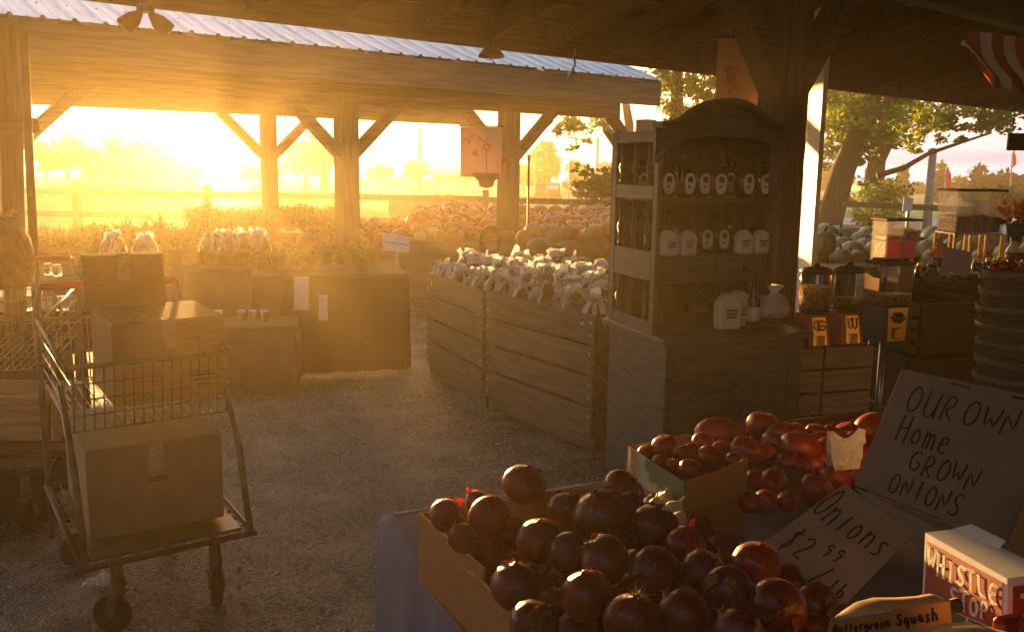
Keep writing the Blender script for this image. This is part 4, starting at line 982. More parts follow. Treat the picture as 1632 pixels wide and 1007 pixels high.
ft = gz(400, 440, .8); dt_ = (gz(650, 436, .8) - ft); dt_.z = 0
for i, (px, py0, py1, w_) in enumerate(((480, 440, 494, 24), (515, 470, 510, 14))):
    Yq = 6.6; t = thing('poster', ('pale poster taped to the dark table front', 'small faint poster right of the larger one on the dark table front')[i], 'poster', at(px, py1, Yq), 0, 'posters on the dark table')
    q = online(px, py0, ft - Vector((0, .05, 0)), dt_.normalized()); Yq = q.y - .03
    MB().panel(at(px - w_ / 2, py1, Yq), at(px + w_ / 2, py1, Yq), at(px + w_ / 2, py0, Yq), at(px - w_ / 2, py0, Yq), .003).build('sheet', PAPER, t, world=True)
# grey low table with pale green cups
ga = gz(360, 520, .45); 
dtable('low_table', 'low grey-topped table with pale green cups behind the carts', gz(345, 522, .5), gz(470, 520, .5), .5, .5, DKG, fold=.004)
for i, px in enumerate((348, 385, 402, 422)):
    t = thing('green_cup', 'pale green translucent cup on the low grey table, ' + ('leftmost', 'second from left', 'third from left', 'rightmost')[i], 'cup', gz(px, 512, .5), 0, 'green cups on the low table')
    MB().lathe([(.022, 0), (.03, .07), (.031, .072), (.029, .072), (.021, .004), (0, .004)], n=16).build('cup_wall', CUPG, t, smooth=True)
    MB().lathe([(.032, .072), (.032, .08), (.026, .084)], n=16).build('lid', PAPER, t)
# plant benches left
dtable('plant_bench', 'long bench of potted plants behind the carts at left', gz(62, 440, .7), gz(430, 425, .7), 1.2, .7, BLACKC)
def plant(seed, big):
    rn = random.Random(seed); t = thing('potted_plant', 'x', 'potted plant', (0, 0, 0), 0, 'potted plants on the long bench')
    MB().lathe([(.07, 0), (.09, .13), (.098, .132), (.098, .15), (.088, .15), (.08, .12)], n=18).build('pot', POT, t, smooth=True)
    mb = MB()
    for k in range(26 if big else 16):      # long arching leaves
        a = rn.uniform(0, 6.28); L = rn.uniform(.15, .3) * (1.15 if big else .8); el = rn.uniform(.5, 1.4); w_ = rn.uniform(.008, .016)
        vs = []; s = Vector((-math.sin(a), math.cos(a), 0))
        for i in range(6):
            tt = i / 5; c = Vector((math.cos(a) * L * math.cos(el) * tt, math.sin(a) * L * math.cos(el) * tt, .14 + L * math.sin(el) * tt - .12 * tt * tt * L / .2 * math.cos(el)))
            vs += [c + s * w_ * (1 - tt ** 2), c - s * w_ * (1 - tt ** 2)]
        mb.add(vs, [(2*i, 2*i+1, 2*i+3, 2*i+2) for i in range(5)])
    ngon_leaves(mb, rn, (0, 0, .2), (.14, .14, .09), 170, .045)
    mb.build('foliage', PLANTL, t)
    mb = MB(); ngon_leaves(mb, rn, (0, 0, .25), (.13, .13, .06), 40, .022); mb.build('blossom', FLOWP if seed % 2 else FLOWO, t)
    return t
PP = [plant(1, True), plant(2, False), plant(3, True), plant(4, False)]; up = set()
for i in range(14):
    for j in range(2):
        px = 72 + i * 26 + (13 if j else 0); p = gz(px, 415 + (0 if j else 10) - i * .4, .7); p.y += .55 * j; p.x *= (1 + .08 * j)
        k = rnd.randrange(4); lb = 'leafy potted plant with small blossoms on the long bench, backlit at left'
        if k not in up: up.add(k); PP[k].location = p; PP[k]['label'] = lb
        else: copy_tree(PP[k], p, rnd.uniform(0, 6.28), lb, scale=rnd.uniform(.85, 1.2))
# white bags among plants
for i, (px, py) in enumerate(((182, 398), (232, 400), (338, 396), (355, 396), (372, 396), (390, 395), (412, 394))):
    o = copy_tree(protos[i % 3], at(px, py + 10, 6.55), i * 1.3, ('white-topped bag standing alone left of the plants', 'white-topped bag right of its lone neighbour among the plants')[i] if i < 2 else 'white-topped bag in the bright sunlit row by the sun', scale=.9)
    o['group'] = 'white bags among the plants'
# row of pumpkins/pots beyond in shade left (second bench of mums, orange)
dtable('plant_bench', 'farther bench of orange mums beside the centre-left post', gz(300, 372, .75), gz(545, 372, .75), 1.2, .75, BLACKC)
mum = thing('potted_mum', 'round potted mum on the farther bench in the sun glare', 'potted plant', (0, 0, 0), 0, 'potted mums on the farther bench')
MB().lathe([(.08, 0), (.1, .13), (.105, .14)], n=16).build('pot', POT, mum, smooth=True)
mb = MB(); ngon_leaves(mb, random.Random(31), (0, 0, .2), (.17, .17, .12), 260, .05); mb.build('foliage', PLANTL, mum)
mb = MB(); ngon_leaves(mb, random.Random(32), (0, 0, .24), (.17, .17, .10), 120, .035); mb.build('blossom', FLOWO, mum)
for i in range(10):
    for j in range(2):
        p = gz(312 + i * 25, 368, .76); p.y += .5 * j
        if i == 0 and j == 0: mum.location = p
        else: copy_tree(mum, p, rnd.uniform(0, 6), scale=rnd.uniform(.8, 1.1))
for i in range(7):
    for j in range(2):
        p = gz(412 + i * 27 + 8 * j, 433 - 2 * j, .8); p.y += .12 + .34 * j; p.z = .80
        if 4 <= i <= 5 and j == 0: continue
        o = copy_tree(PP[1 if (i + j) % 3 else 3], p, rnd.uniform(0, 6), 'small leafy potted plant on the dark draped table, centre left', scale=rnd.uniform(.5, .8)); o['group'] = 'plants on the dark draped table'
# far left: rack pole, brown sack, timber cross piece
pp_ = at(50, 300, 4.6)
t = thing('steel_pole_rack', 'tall slim steel pole with timber crosspiece at left edge', 'rack', (pp_.x, pp_.y, 0), 0)
a = at(37, 50, 4.6); b = at(62, 560, 4.6); MB().tube([b, a], .022, 10).build('pole', DARKM, t, smooth=True, world=True)
a = at(-30, 200, 4.65); b = at(58, 200, 4.65); MB().bar(a, b, .05, .07).build('crosspiece', WOOD, t, world=True)
a = at(15, 40, 4.7); b = at(27, 560, 4.7); MB().bar(b, a, .075, .075, (0, 1, 0)).build('upright', WOODZ, t, world=True)
MB().box((pp_.x, pp_.y, .02), (.3, .3, .04)).build('foot', DARKM, t, world=True)
a = at(62, 560, 4.6); MB().tube([a, (a.x, a.y, .03)], .022, 8).build('lower_pole', DARKM, t, world=True)
ps = at(10, 460, 4.3)
t = thing('straw_sack', 'bulging sack tied with straw hanging at the left edge', 'sack', ps, 0)
mb = MB(); mb.lathe([(.05, 0), (.12, .03), (.135, .12), (.12, .24), (.07, .32), (.03, .345)], n=24, fn=lambda a, r, z: 1 + .1 * noise.noise(Vector((math.cos(a) * 3, math.sin(a) * 3, z * 14)))); mb.build('sack_cloth', CANVAS, t, smooth=True)
mb = MB(); rn = random.Random(3)
for k in range(60):
    a_ = rn.uniform(0, 6.28); L = rn.uniform(.03, .08); d = Vector((math.cos(a_) * .6, math.sin(a_) * .6, rn.uniform(.2, 1))); c = Vector((math.cos(a_) * .03, math.sin(a_) * .03, .335)); mb.tube([c, c + d * L * .5, c + d * L + Vector((0, 0, -.01))], .0015, 4)
mb.build('straw_tuft', STRAW, t)
MB().tube([(.0, -.07, .34), (.09, -.08, .30), (.125, -.05, .18), (.14, -.03, .05)], .006, 6).build('cord', STRAW, t, smooth=True)
# yellow crate lower-left and dark shelf
pc_ = gz(-30, 640, .55)
t = thing('pale_crate', 'sunlit pale wooden crate at the left edge', 'crate', (pc_.x, pc_.y, .36), 0)
for k in range(2): MB().box((.12, 0, .06 + .11 * k), (.42, .02, .1)).build('slat', PALEW, t, bevel=.002)
MB().box((.32, .16, .11), (.02, .3, .21)).build('end_panel', PALEW, t); MB().box((.11, .16, .015), (.4, .3, .02)).build('floor', PALEW, t)
MB().box((.11, .32, .11), (.4, .02, .21)).build('back_panel', PALEW, t)
t = thing('dark_stand', 'low dark draped stand carrying the pale crate at the left edge', 'stand', (pc_.x, pc_.y, 0), 0)
MB().box((.0, .2, .34), (.9, .6, .03)).build('top', WOOD, t); MB().box((.0, .2, .165), (.86, .56, .32)).build('body', BLACKC, t)
a = gz(60, 500, .85); dtable('shelf_table', 'shadowed table of clear jars behind the slim steel pole', gz(-120, 500, .8), gz(110, 492, .8), .6, .8, BLACKC)
for i, (px, py) in enumerate(((18, 488), (48, 486), (78, 430), (92, 432), (100, 488))):
    t = thing('clear_jar', 'small clear jar on the shadowed table, ' + ('at the left edge', 'behind the steel pole', 'tall pair left one', 'tall pair right one', 'beside the tan cart panel')[i], 'jar', gz(px, py + 8, .8), 0, 'clear jars at left')
    MB().lathe([(.03, 0), (.034, .005), (.034, .06), (.026, .07)], n=16).build('glass', CLEAR, t, smooth=True); MB().lathe([(.028, .07), (.028, .085), (.024, .087)], n=16).build('lid', METAL, t)

# ---- two-tier shopping carts
def cart(label, loc, rz, boxes=True):
    t = thing('shopping_cart', label, 'cart', loc, rz, 'two-tier shopping carts')
    W_, L_ = .56, .80                   # x across, y along (handle at far end)
    # lower tray
    mb = MB()
    for i in range(15): x = -W_/2 + W_ * i / 14; mb.tube([(x, 0, .30), (x, L_, .34)], .0035, 5)
    for j in range(12): y = L_ * j / 11; mb.tube([(-W_/2, y, .30 + .04 * j / 11), (W_/2, y, .30 + .04 * j / 11)], .0035, 5)
    mb.build('lower_tray_mesh', DULLM, t)
    mb = MB(); zz = .31
    mb.tube([(-W_/2 - .01, -.01, .30), (W_/2 + .01, -.01, .30), (W_/2 + .01, L_, .34), (-W_/2 - .01, L_, .34), (-W_/2 - .01, -.01, .30)], .012, 8); mb.build('lower_frame', DARKM, t, smooth=True)
    mb = MB(); mb.box((0, L_ / 2, .31), (W_ - .05, L_ - .05, .012)); mb.build('deck_board', CART, t)
    # uprights
    for s in (-1, 1):
        mb = MB(); mb.tube([(s * W_/2, L_, .12), (s * W_/2, L_ + .01, .7), (s * (W_/2 + .0), L_ + .04, 1.02), (s * (W_/2 - .02), L_ + .02, 1.15)], .0125, 8); mb.build('side_tube', DULLM, t, smooth=True)
        mb = MB(); mb.tube([(s * W_/2, 0, .30), (s * W_/2, .10, .60), (s * W_/2, .30, .86)], .0125, 8); mb.build('side_tube', DULLM, t, smooth=True)
    # upper basket
    mb = MB(); z0, z1 = .72, .95
    for i in range(17): 
        x = -W_/2 + .02 + (W_ - .04) * i / 16; mb.tube([(x, .14, z1), (x, .18, z0), (x, L_, z0 + .04), (x, L_ + .02, z1 + .06)], .003, 5)
    for j in range(5):
        z = z0 + (z1 - z0) * j / 4; mb.tube([(-W_/2 + .01, .18 - .04 * j / 4, z), (W_/2 - .01, .18 - .04 * j / 4, z), (W_/2 - .01, L_, z + .05), (-W_/2 + .01, L_, z + .05), (-W_/2 + .01, .18 - .04 * j / 4, z)], .003, 5)
    mb.build('basket_mesh', DULLM, t)
    mb = MB(); mb.tube([(-W_/2, .13, z1 + .005), (W_/2, .13, z1 + .005), (W_/2, L_ + .02, z1 + .07), (-W_/2, L_ + .02, z1 + .07), (-W_/2, .13, z1 + .005)], .009, 8); mb.build('basket_rim', DULLM, t, smooth=True)
    mb = MB(); mb.tube([(-W_/2 + .02, L_ + .02, 1.15), (W_/2 - .02, L_ + .02, 1.15)], .016, 10); mb.build('handle', REDP, t, smooth=True)
    for s in (-1, 1):
        for y in (.08, L_ - .06):
            cx, ca = s * (W_/2 - .11), (.75 if s < 0 else -.5) + y
            Rz = Matrix.Rotation(ca, 3, 'Z'); c0 = Vector((cx, y, 0))
            mb = MB(); mb.lathe([(.022, 0), (.026, .02), (.018, .13), (.018, .15)], (cx, y, .155), 12)
            mb.box(c0 + Vector((0, 0, .155)), (.06, .05, .008), Rz)
            for q in (-1, 1): mb.bar(c0 + Rz @ Vector((q * .026, 0, .155)), c0 + Rz @ Vector((q * .026, .025, .07)), .028, .004, Rz @ Vector((1, 0, 0)))
            fk = mb.build('caster_fork', DULLM, t)
            mb = MB(); mb.lathe([(.008, -.016), (.05, -.017), (.066, -.015), (.07, -.008), (.07, .008), (.066, .015), (.05, .017), (.008, .016)], c0 + Rz @ Vector((0, .025, .07)), 28, rot=Rz @ Matrix.Rotation(R_(90), 3, 'Y')); mb.build('wheel', TIRE, fk, smooth=False)
    return t
wl = gz(212, 1000, 0.006); wr = gz(345, 968, 0.006); dw = wr - wl; rzw = math.atan2(dw.y, dw.x)
cc = (wl + wr) / 2
c_near = cart('two-tier shopping cart with red handle at left, holding the tan boxes', (cc.x + .03, cc.y - .08, .006), rzw + R_(2))
MC = MW[c_near.name]
def carton(label, cx, cy, z, sx, sy, sz, rr=0, open_=False, mt=CARD):
    p = MC @ Vector((cx, cy, z)); t = thing('carton', label, 'carton', (p.x, p.y, p.z), rzw + rr, 'cartons on the cart')
    MB().box((0, 0, sz / 2), (sx, sy, sz)).build('body', mt, t, bevel=.004)
    MB().box((0, 0, sz + .0015), (.05, sy - .01, .002)).build('tape', CARDE, t)
    MB().box((0, -sy / 2 - .0012, sz - .05), (.05, .002, .10)).build('tape_end', CARDE, t)
    if sz > .31: MB().box((0, -sy / 2 - .0012, sz * .6), (.07, .002, .02)).build('hand_hole', WOOD, t)
    if .25 < sz < .31:
      for k in range(3): MB().box((sx * .28, -sy / 2 - .0012, sz * .3 - .018 * k), (sx * (.22 - .05 * k), .002, .006)).build('printed_line', WOOD, t)
    for s in (-1, 1): MB().box((s * sx * .25, 0, sz + .0045), (sx * .5 - .004, sy, .003)).build('flap', mt, t)
carton('large tan carton filling the lower deck of the shopping cart', 0, .42, .335, .46, .6, .32, mt=CARDD)
carton('tan carton standing in the cart basket, the lower one', .09, .46, .77, .40, .44, .30, R_(1))
carton('upright tan carton at the top back of the cart, tallest', .02, .66, 1.06, .30, .05, .22, R_(-2))
q = at(75, 640, 3.9)
cart('second shopping cart mostly hidden behind the first at far left', (q.x - .25, 3.75, .006), R_(14))
# plastic scrap on the floor
q = gz(165, 932, .006); t = thing('plastic_scrap', 'crumpled clear plastic scrap on the ground under the cart', 'litter', q, 0)
mb = MB(); rn = random.Random(8); N = 8; vs = [((i / N - .5) * .14, (j / N - .5) * .09, .006 + .02 * abs(rn.gauss(0, 1)) * (1 - abs(i / N - .5))) for j in range(N + 1) for i in range(N + 1)]
mb.add(vs, [(j*(N+1)+i, j*(N+1)+i+1, (j+1)*(N+1)+i+1, (j+1)*(N+1)+i) for j in range(N) for i in range(N)]); mb.build('film', BAGW, t)

# ================================================================== foreground onion table
TO = gz(655, 882, .8); RT = R_(25)
tab = thing('produce_table', 'foreground produce table under a blue-grey cloth', 'table', (TO.x, TO.y, 0), RT)
MT = MW[tab.name]; TX, TY = 2.3, -1.7
MB().box((TX / 2, TY / 2 + .12, .785), (TX - .02, abs(TY) + .22, .03)).build('tabletop', WOOD, tab)
mb = MB(); nf = 90; vs = []; fs = []
rowsz = (.805, .802, .79, .6, .3, .02)
for r, z in enumerate(rowsz):
    for i in range(nf + 1):
        d = i / nf * (1.95 + TX); off = (-.03, -.004, .004, .012, .02, .028)[r]; f_ = (0, 0, .2, .6, 1, 1.3)[r] * .012 * math.sin(i * .9 + math.sin(i * .37) * 2)
        if d < 1.95: x, y = -off - f_, -1.7 + d
        else: x, y = d - 1.95, .25 + off + f_
        vs.append((x, y, z))
mb.add(vs, [(r * (nf + 1) + i, r * (nf + 1) + i + 1, (r + 1) * (nf + 1) + i + 1, (r + 1) * (nf + 1) + i) for r in range(len(rowsz) - 1) for i in range(nf)])
mb.add([(.02, -1.7, .8035), (TX, -1.7, .8035), (TX, .23, .8035), (.02, .23, .8035)], [(0, 1, 2, 3)])
mb.build('tablecloth', BLUEC, tab, smooth=True)
for sx in (.15, 2.1):
    for sy in (-1.6, .1): MB().box((sx, sy, .385), (.05, .05, .77)).build('leg', METAL, tab)
def wall(mb, a, b, z0, z1, zb1=None, th=.005):
    a, b = Vector(a), Vector(b); d = (b - a).normalized(); n = Vector((-d.y, d.x, 0)) * th; zb1 = z1 if zb1 is None else zb1
    v = [(a.x, a.y, z0), (b.x, b.y, z0), (b.x, b.y, zb1), (a.x, a.y, z1)]; mb.prism(v, n)
# onion carton (big): left wall seen from the outside-top
oL = gz(668, 818, .955); oC = gz(770, 906, .955); o2 = gz(748, 916, .955); oF = gz(858, 1012, .955)
bk = oL + Vector((math.cos(RT), math.sin(RT), 0)) * .46
t = thing('onion_carton', 'low open cardboard carton heaped with red onions in the foreground', 'carton', (oL.x, oL.y, .806), 0)
mb = MB(); wall(mb, oL, oC, .81, .955); mb.build('side_wall', CARD, t, world=True)
mb = MB(); wall(mb, o2 + Vector((-.004, -.004, 0)), oF + (oF - o2) * .6, .81, .965); mb.build('side_flap', CARD, t, world=True)
mb = MB(); wall(mb, oL, bk, .81, .955); mb.build('back_wall', CARD, t, world=True)
fe = oF + (oF - o2) * .6
mb = MB(); wall(mb, bk, bk + (fe - oL), .81, .86); mb.build('side_wall', CARD, t, world=True)
mb = MB(); mb.prism([(oL.x, oL.y, .808), (bk.x, bk.y, .808), (bk.x + (fe - oL).x, bk.y + (fe - oL).y, .808), (fe.x, fe.y, .808)], (0, 0, .004)); mb.build('bottom', CARD, t, world=True)
def onion_proto(name, label, mt, group, tall=1.0, seed=1, roots=True, tagred=False, cat='onion'):
    rn = random.Random(seed); t = thing(name, label, cat, (0, 0, 0), 0, group)
    mb = MB(); mb.lathe([(.0005, -.95), (.25, -.93), (.6, -.78), (.9, -.4), (1, 0), (.93, .4), (.68, .76), (.35, .93 * tall), (.16, 1.02 * tall), (.09, 1.13 * tall), (.0005, 1.16 * tall)], n=26,
                        fn=lambda a, r, z: 1 + .025 * math.sin(a * 2 + seed) + .02 * noise.noise(Vector((math.cos(a), math.sin(a), z + seed))))
    mb.build('bulb', mt, t, smooth=True)
    for k in range(2):                       # a curl of loose papery skin
        a0 = rn.uniform(0, 6.28); mb = MB(); vs = []
        for i in range(7):
            for j in range(5):
                aa = a0 + (i - 3) * .13; el = .2 + j * .22 + .05 * math.sin(i * 2 + seed); rr = 1.015 + .10 * (abs(i - 3) / 3) ** 2 * (j / 4) + .02 * rn.random()
                vs.append((math.cos(aa) * math.cos(el) * rr, math.sin(aa) * math.cos(el) * rr, math.sin(el) * rr))
        mb.add(vs, [(i*5+j, i*5+j+1, i*5+j+6, i*5+j+5) for i in range(6) for j in range(4)]); mb.build('loose_skin', OSKIN, t, smooth=True)
    mb = MB()
    for k in range(9 if not roots else 26):
        a = rn.uniform(0, 6.28); L = rn.uniform(.12, .35) if not roots else rn.uniform(.25, .6); c = Vector((.07 * math.cos(a), .07 * math.sin(a), 1.05 * tall)); d = Vector((math.cos(a) * rn.uniform(.2, 1), math.sin(a) * rn.uniform(.2, 1), rn.uniform(.3, 1)))
        mb.tube([c, c + d * L * .5, c + d * L + Vector((0, 0, -.15 * L))], [.018, .012, .004], 4)
    mb.build('dry_neck', ROOTS, t)
    if tagred:
        mb = MB(); mb.prism([(-.22, -.1, .95), (.3, -.14, .92), (.16, -.2, 1.65), (-.06, -.12, 1.55)], (.03, .05, 0)); mb.build('red_tag', REDT, t)
    return t
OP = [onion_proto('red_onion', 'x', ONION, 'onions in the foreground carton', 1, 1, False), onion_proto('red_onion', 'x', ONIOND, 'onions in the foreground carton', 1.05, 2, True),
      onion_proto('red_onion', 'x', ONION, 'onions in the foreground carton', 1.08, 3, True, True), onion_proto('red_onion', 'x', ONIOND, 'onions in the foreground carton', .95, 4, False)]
uo = set()
def onion(px, py, dp, k, label, rt=None, z=None, D=None):
    D = D or 1.0
    d = ray(px, py); zc = z or 1.0
    p = gz(px, py, zc); dist = (p - Vector((0, 0, CAMH))).dot(CF); r = dp / 2 * dist / FPX
    rt = rt or (rnd.uniform(-1.2, 1.2), rnd.uniform(-1.2, 1.2), rnd.uniform(0, 6))
    if k not in uo: uo.add(k); o = OP[k]; o.location = p; o.rotation_euler = rt; o.scale = (r,) * 3; o['label'] = label
    else: o = copy_tree(OP[k], p, rt, label, scale=r)
    o.scale = (r * rnd.uniform(.92, 1.08), r * rnd.uniform(.92, 1.06), r * rnd.uniform(.80, 1.02))
    return o
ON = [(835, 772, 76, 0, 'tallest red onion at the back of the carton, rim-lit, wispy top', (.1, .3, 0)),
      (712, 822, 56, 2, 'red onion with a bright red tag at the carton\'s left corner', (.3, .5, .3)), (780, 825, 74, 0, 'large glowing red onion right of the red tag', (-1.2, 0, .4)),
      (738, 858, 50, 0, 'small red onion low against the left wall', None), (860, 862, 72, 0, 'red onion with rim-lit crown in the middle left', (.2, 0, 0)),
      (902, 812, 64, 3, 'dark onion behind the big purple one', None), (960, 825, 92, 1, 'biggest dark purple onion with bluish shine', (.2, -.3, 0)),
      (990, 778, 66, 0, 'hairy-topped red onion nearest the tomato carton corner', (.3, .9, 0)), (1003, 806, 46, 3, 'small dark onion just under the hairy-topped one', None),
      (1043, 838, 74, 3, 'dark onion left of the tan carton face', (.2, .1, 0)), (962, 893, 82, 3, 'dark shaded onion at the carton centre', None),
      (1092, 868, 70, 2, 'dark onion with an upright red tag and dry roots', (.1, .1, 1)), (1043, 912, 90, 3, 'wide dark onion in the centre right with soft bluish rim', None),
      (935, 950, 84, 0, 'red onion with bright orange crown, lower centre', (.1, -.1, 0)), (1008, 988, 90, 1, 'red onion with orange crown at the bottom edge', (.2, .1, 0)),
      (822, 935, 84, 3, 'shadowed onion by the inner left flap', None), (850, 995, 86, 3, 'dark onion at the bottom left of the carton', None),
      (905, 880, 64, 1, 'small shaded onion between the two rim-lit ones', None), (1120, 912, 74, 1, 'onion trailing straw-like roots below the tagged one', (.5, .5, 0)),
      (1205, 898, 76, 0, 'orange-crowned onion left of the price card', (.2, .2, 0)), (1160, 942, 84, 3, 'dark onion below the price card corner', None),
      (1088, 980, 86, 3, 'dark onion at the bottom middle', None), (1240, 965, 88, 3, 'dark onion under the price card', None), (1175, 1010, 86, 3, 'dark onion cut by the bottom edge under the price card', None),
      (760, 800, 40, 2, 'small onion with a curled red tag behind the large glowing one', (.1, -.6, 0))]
for px, py, dp, k, lb, rt in ON: onion(px, py, dp, k, lb, rt)
for i in range(7):                       # the layer underneath
    for j in range(10):
        p = MT @ Vector((.10 + .075 * i + rnd.uniform(-.01, .01), -.06 - .085 * j, .87)); v = p - Vector((0, 0, CAMH)); 
        # keep inside the carton outline
        if j * .085 > 1.0: continue
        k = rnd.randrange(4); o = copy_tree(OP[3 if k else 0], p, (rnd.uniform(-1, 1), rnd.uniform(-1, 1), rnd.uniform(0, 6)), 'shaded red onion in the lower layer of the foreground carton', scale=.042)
# garlic by the carton
for i, (px, py, dp) in enumerate(((1060, 795, 30), (1075, 812, 34), (1046, 802, 24), (1082, 828, 30))):
    p = gz(px, py, .93); r = dp / 2 * (p - Vector((0, 0, CAMH))).length / FPX
    t = thing('garlic_bulb', 'small yellowish garlic bulb beside the tomato carton, ' + ('topmost', 'right middle', 'leftmost', 'lowest')[i], 'garlic', p, i, 'garlic bulbs'); t.rotation_euler = (.5, .4 * i, i); t.scale = (r,) * 3
    MB().lathe([(.001, -.8), (.5, -.75), (.95, -.2), (.9, .25), (.45, .7), (.16, 1.0), (.1, 1.5), (.05, 1.55)], n=24, fn=lambda a, rr, z: 1 - .12 * abs(math.cos(a * 3.5)) ** 3 * (rr > .3)).build('bulb', GARLIC, t, smooth=True)
# tomato carton
cb = gz(1000, 711, .98); cf = gz(1090, 768, .98); cr = gz(1192, 742, .98)
cbr = cb + (cr - cf)
t = thing('tomato_carton', 'tan cardboard carton of tomatoes with a sunlit front, mid table', 'carton', (cf.x, cf.y, .806), 0)
mb = MB(); wall(mb, cb, cf, .81, .98); mb.build('side_wall', mat('printed_carton', (.42, .45, .38), (.10, .16, .10), .8, 5, lo=.48, hi=.52), t, world=True)
mb = MB(); mid = (cf + cr) / 2
mb.prism([(cf.x, cf.y, .81), (cr.x, cr.y, .81), (cr.x, cr.y, 1.0), (mid.x, mid.y, .985), (cf.x, cf.y, .982)], (0, .005, 0)); mb.build('front_wall', CARDL, t, world=True)
mb = MB(); wall(mb, cr, cbr, .81, .98); mb.build('side_wall', CARD, t, world=True)
mb = MB(); wall(mb, cbr, cb, .81, .98); mb.build('back_wall', CARD, t, world=True)
mb = MB(); mb.prism([(cb.x, cb.y, .9), (cf.x, cf.y, .9), (cr.x, cr.y, .9), (cbr.x, cbr.y, .9)], (0, 0, .005)); mb.build('inner_floor', CARD, t, world=True)
mb = MB(); a = cb.copy()
for k in range(4): b_ = a + (cf - a) * (.05 + .05 * k); mb.tube([(b_.x, b_.y - .004, .985), (b_.x - .003, b_.y - .008, .93), (b_.x + .01, b_.y - .008, .88 + .01 * k)], .0016, 4)
mb.build('twine_strand', STRAW, t, world=True)
def tom_proto(name, label, el, group):
    t = thing(name, label, 'tomato', (0, 0, 0), 0, group)
    lob = .055 if el < 1 else .02
    MB().lathe([(.001, -el)] + [(math.cos(-1.35 + 2.75 * i / 13) ** .8 if i < 13 else .14, el * math.sin(-1.35 + 2.75 * i / 13) * (1 if i < 12 else .93)) for i in range(14)] + [(.001, el * .86)], n=36, fn=lambda a, r, z: 1 - lob * abs(math.cos(a * 2.5 + .4)) ** 4).build('flesh', TOMATO, t, smooth=True)
    mb = MB()
    for k in range(5): a = k * 1.257; mb.add([(0, 0, el * .98), (.16 * math.cos(a - .3), .16 * math.sin(a - .3), el * 1.0), (.38 * math.cos(a), .38 * math.sin(a), el * .98), (.16 * math.cos(a + .3), .16 * math.sin(a + .3), el * 1.0)], [(0, 1, 2, 3)])
    mb.tube([(0, 0, el * .96), (.03, 0, el * 1.12)], .04, 5); mb.build('calyx', STEMM, t)
    return t
TP = [tom_proto('tomato', 'x', .88, 'tomatoes on the table'), tom_proto('plum_tomato', 'x', 1.28, 'tomatoes on the table')]; ut = set()
def tomato(px, py, dp, k, lb, z, rt=None):
    p = gz(px, py, z); r = dp / 2 * (p - Vector((0, 0, CAMH))).dot(CF) / FPX; rt = rt or (rnd.uniform(-.6, .6), rnd.uniform(-.6, .6), rnd.uniform(0, 6))
    if k not in ut: ut.add(k); o = TP[k]; o.location = p; o.rotation_euler = rt; o.scale = (r,) * 3; o['label'] = lb
    else: copy_tree(TP[k], p, rt, lb, scale=r)
for px, py, dp, lb in ((1060, 712, 44, 'roundest sunlit tomato at the carton\'s left back corner'), (1030, 722, 30, 'small tomato left of the roundest one'), (1052, 735, 26, 'small tomato below the roundest one'),
                       (1072, 740, 22, 'smallest bright tomato at the carton\'s rim'), (1098, 748, 36, 'glossy bright tomato at the front rim'), (1102, 722, 34, 'shaded tomato at the carton\'s centre'), (1130, 728, 40, 'shaded tomato right of centre in the carton'),
                       (1120, 705, 36, 'shaded tomato at the back of the carton'), (1150, 722, 40, 'shaded tomato by the raised front tab'), (1085, 722, 30, 'dark tomato behind the smallest bright one'), (1170, 735, 34, 'tomato in the carton\'s front right corner')):
    tomato(px, py, dp, 0, lb, .975)
# green lined tray with more tomatoes
g1 = gz(1195, 700, .93); g2 = gz(1440, 664, .93); g3 = gz(1200, 860, .86)
gv = Vector((math.cos(RT), math.sin(RT), 0)); gw = Vector((-gv.y, gv.x, 0))
lo = MT.inverted() @ g1; gx0 = lo.x - .02; 
t = thing('lined_tray', 'wooden tray with green liner heaped with tomatoes right of the carton', 'tray', MT @ Vector((gx0, -.32, .806)), RT)
TW, TD = .62, .56
MB().box((TW / 2, TD / 2, .03), (TW - .02, TD - .02, .05)).build('green_lining', GREENL, t)
mb = MB()
for (cx, cy, sx, sy) in ((TW / 2, 0, TW, .012), (TW / 2, TD, TW, .012)): mb.box((cx, cy, .05), (sx, sy, .1))
for x in (0.006, TW - .006): mb.box((x, TD / 2, .05), (.012, TD - .014, .1))
mb.build('tray_wall', WOOD, t, bevel=.002)
TM = [(1140, 690, 52), (1168, 690, 44), (1215, 678, 52), (1190, 718, 44), (1218, 727, 50), (1235, 705, 44), (1275, 715, 56), (1255, 738, 44), (1305, 705, 42), (1325, 715, 40), (1350, 690, 40), (1340, 705, 36), (1388, 682, 48), (1362, 705, 38),
      (1290, 745, 46), (1232, 770, 46), (1205, 765, 38), (1255, 798, 36), (1220, 798, 38), (1195, 800, 36), (1300, 780, 56), (1330, 765, 44), (1340, 745, 44), (1368, 728, 44), (1378, 765, 40), (1310, 735, 38), (1270, 690, 36), (1245, 690, 36), (1300, 690, 36), (1325, 690, 30), (1350, 728, 36)]
tl = ['back left', 'back left, half hidden', 'topmost, back', 'behind the carton tab', 'right of the carton tab', 'upper middle', 'long one with a pale end', 'middle', 'back middle', 'back right of middle', 'back right', 'back right, lower', 'tall one against the big sign', 'right', 'centre', 'front left, bright', 'beside the carton face', 'front middle, small', 'front left, lowest', 'touching the carton face', 'big one in the green glint', 'centre right', 'right of centre', 'under the paper bag', 'by the price card', 'middle, half hidden', 'back, small', 'back, next to topmost', 'back middle, small', 'back right, tiny', 'in front of the paper bag']
for i, (px, py, dp) in enumerate(TM): tomato(px, py, dp, 1 if i % 3 == 0 else 0, 'red tomato in the green lined tray: ' + tl[i], .925 if py < 720 else .90, (1.3, rnd.uniform(-.5, .5), rnd.uniform(0, 6)) if i % 3 == 0 else None)
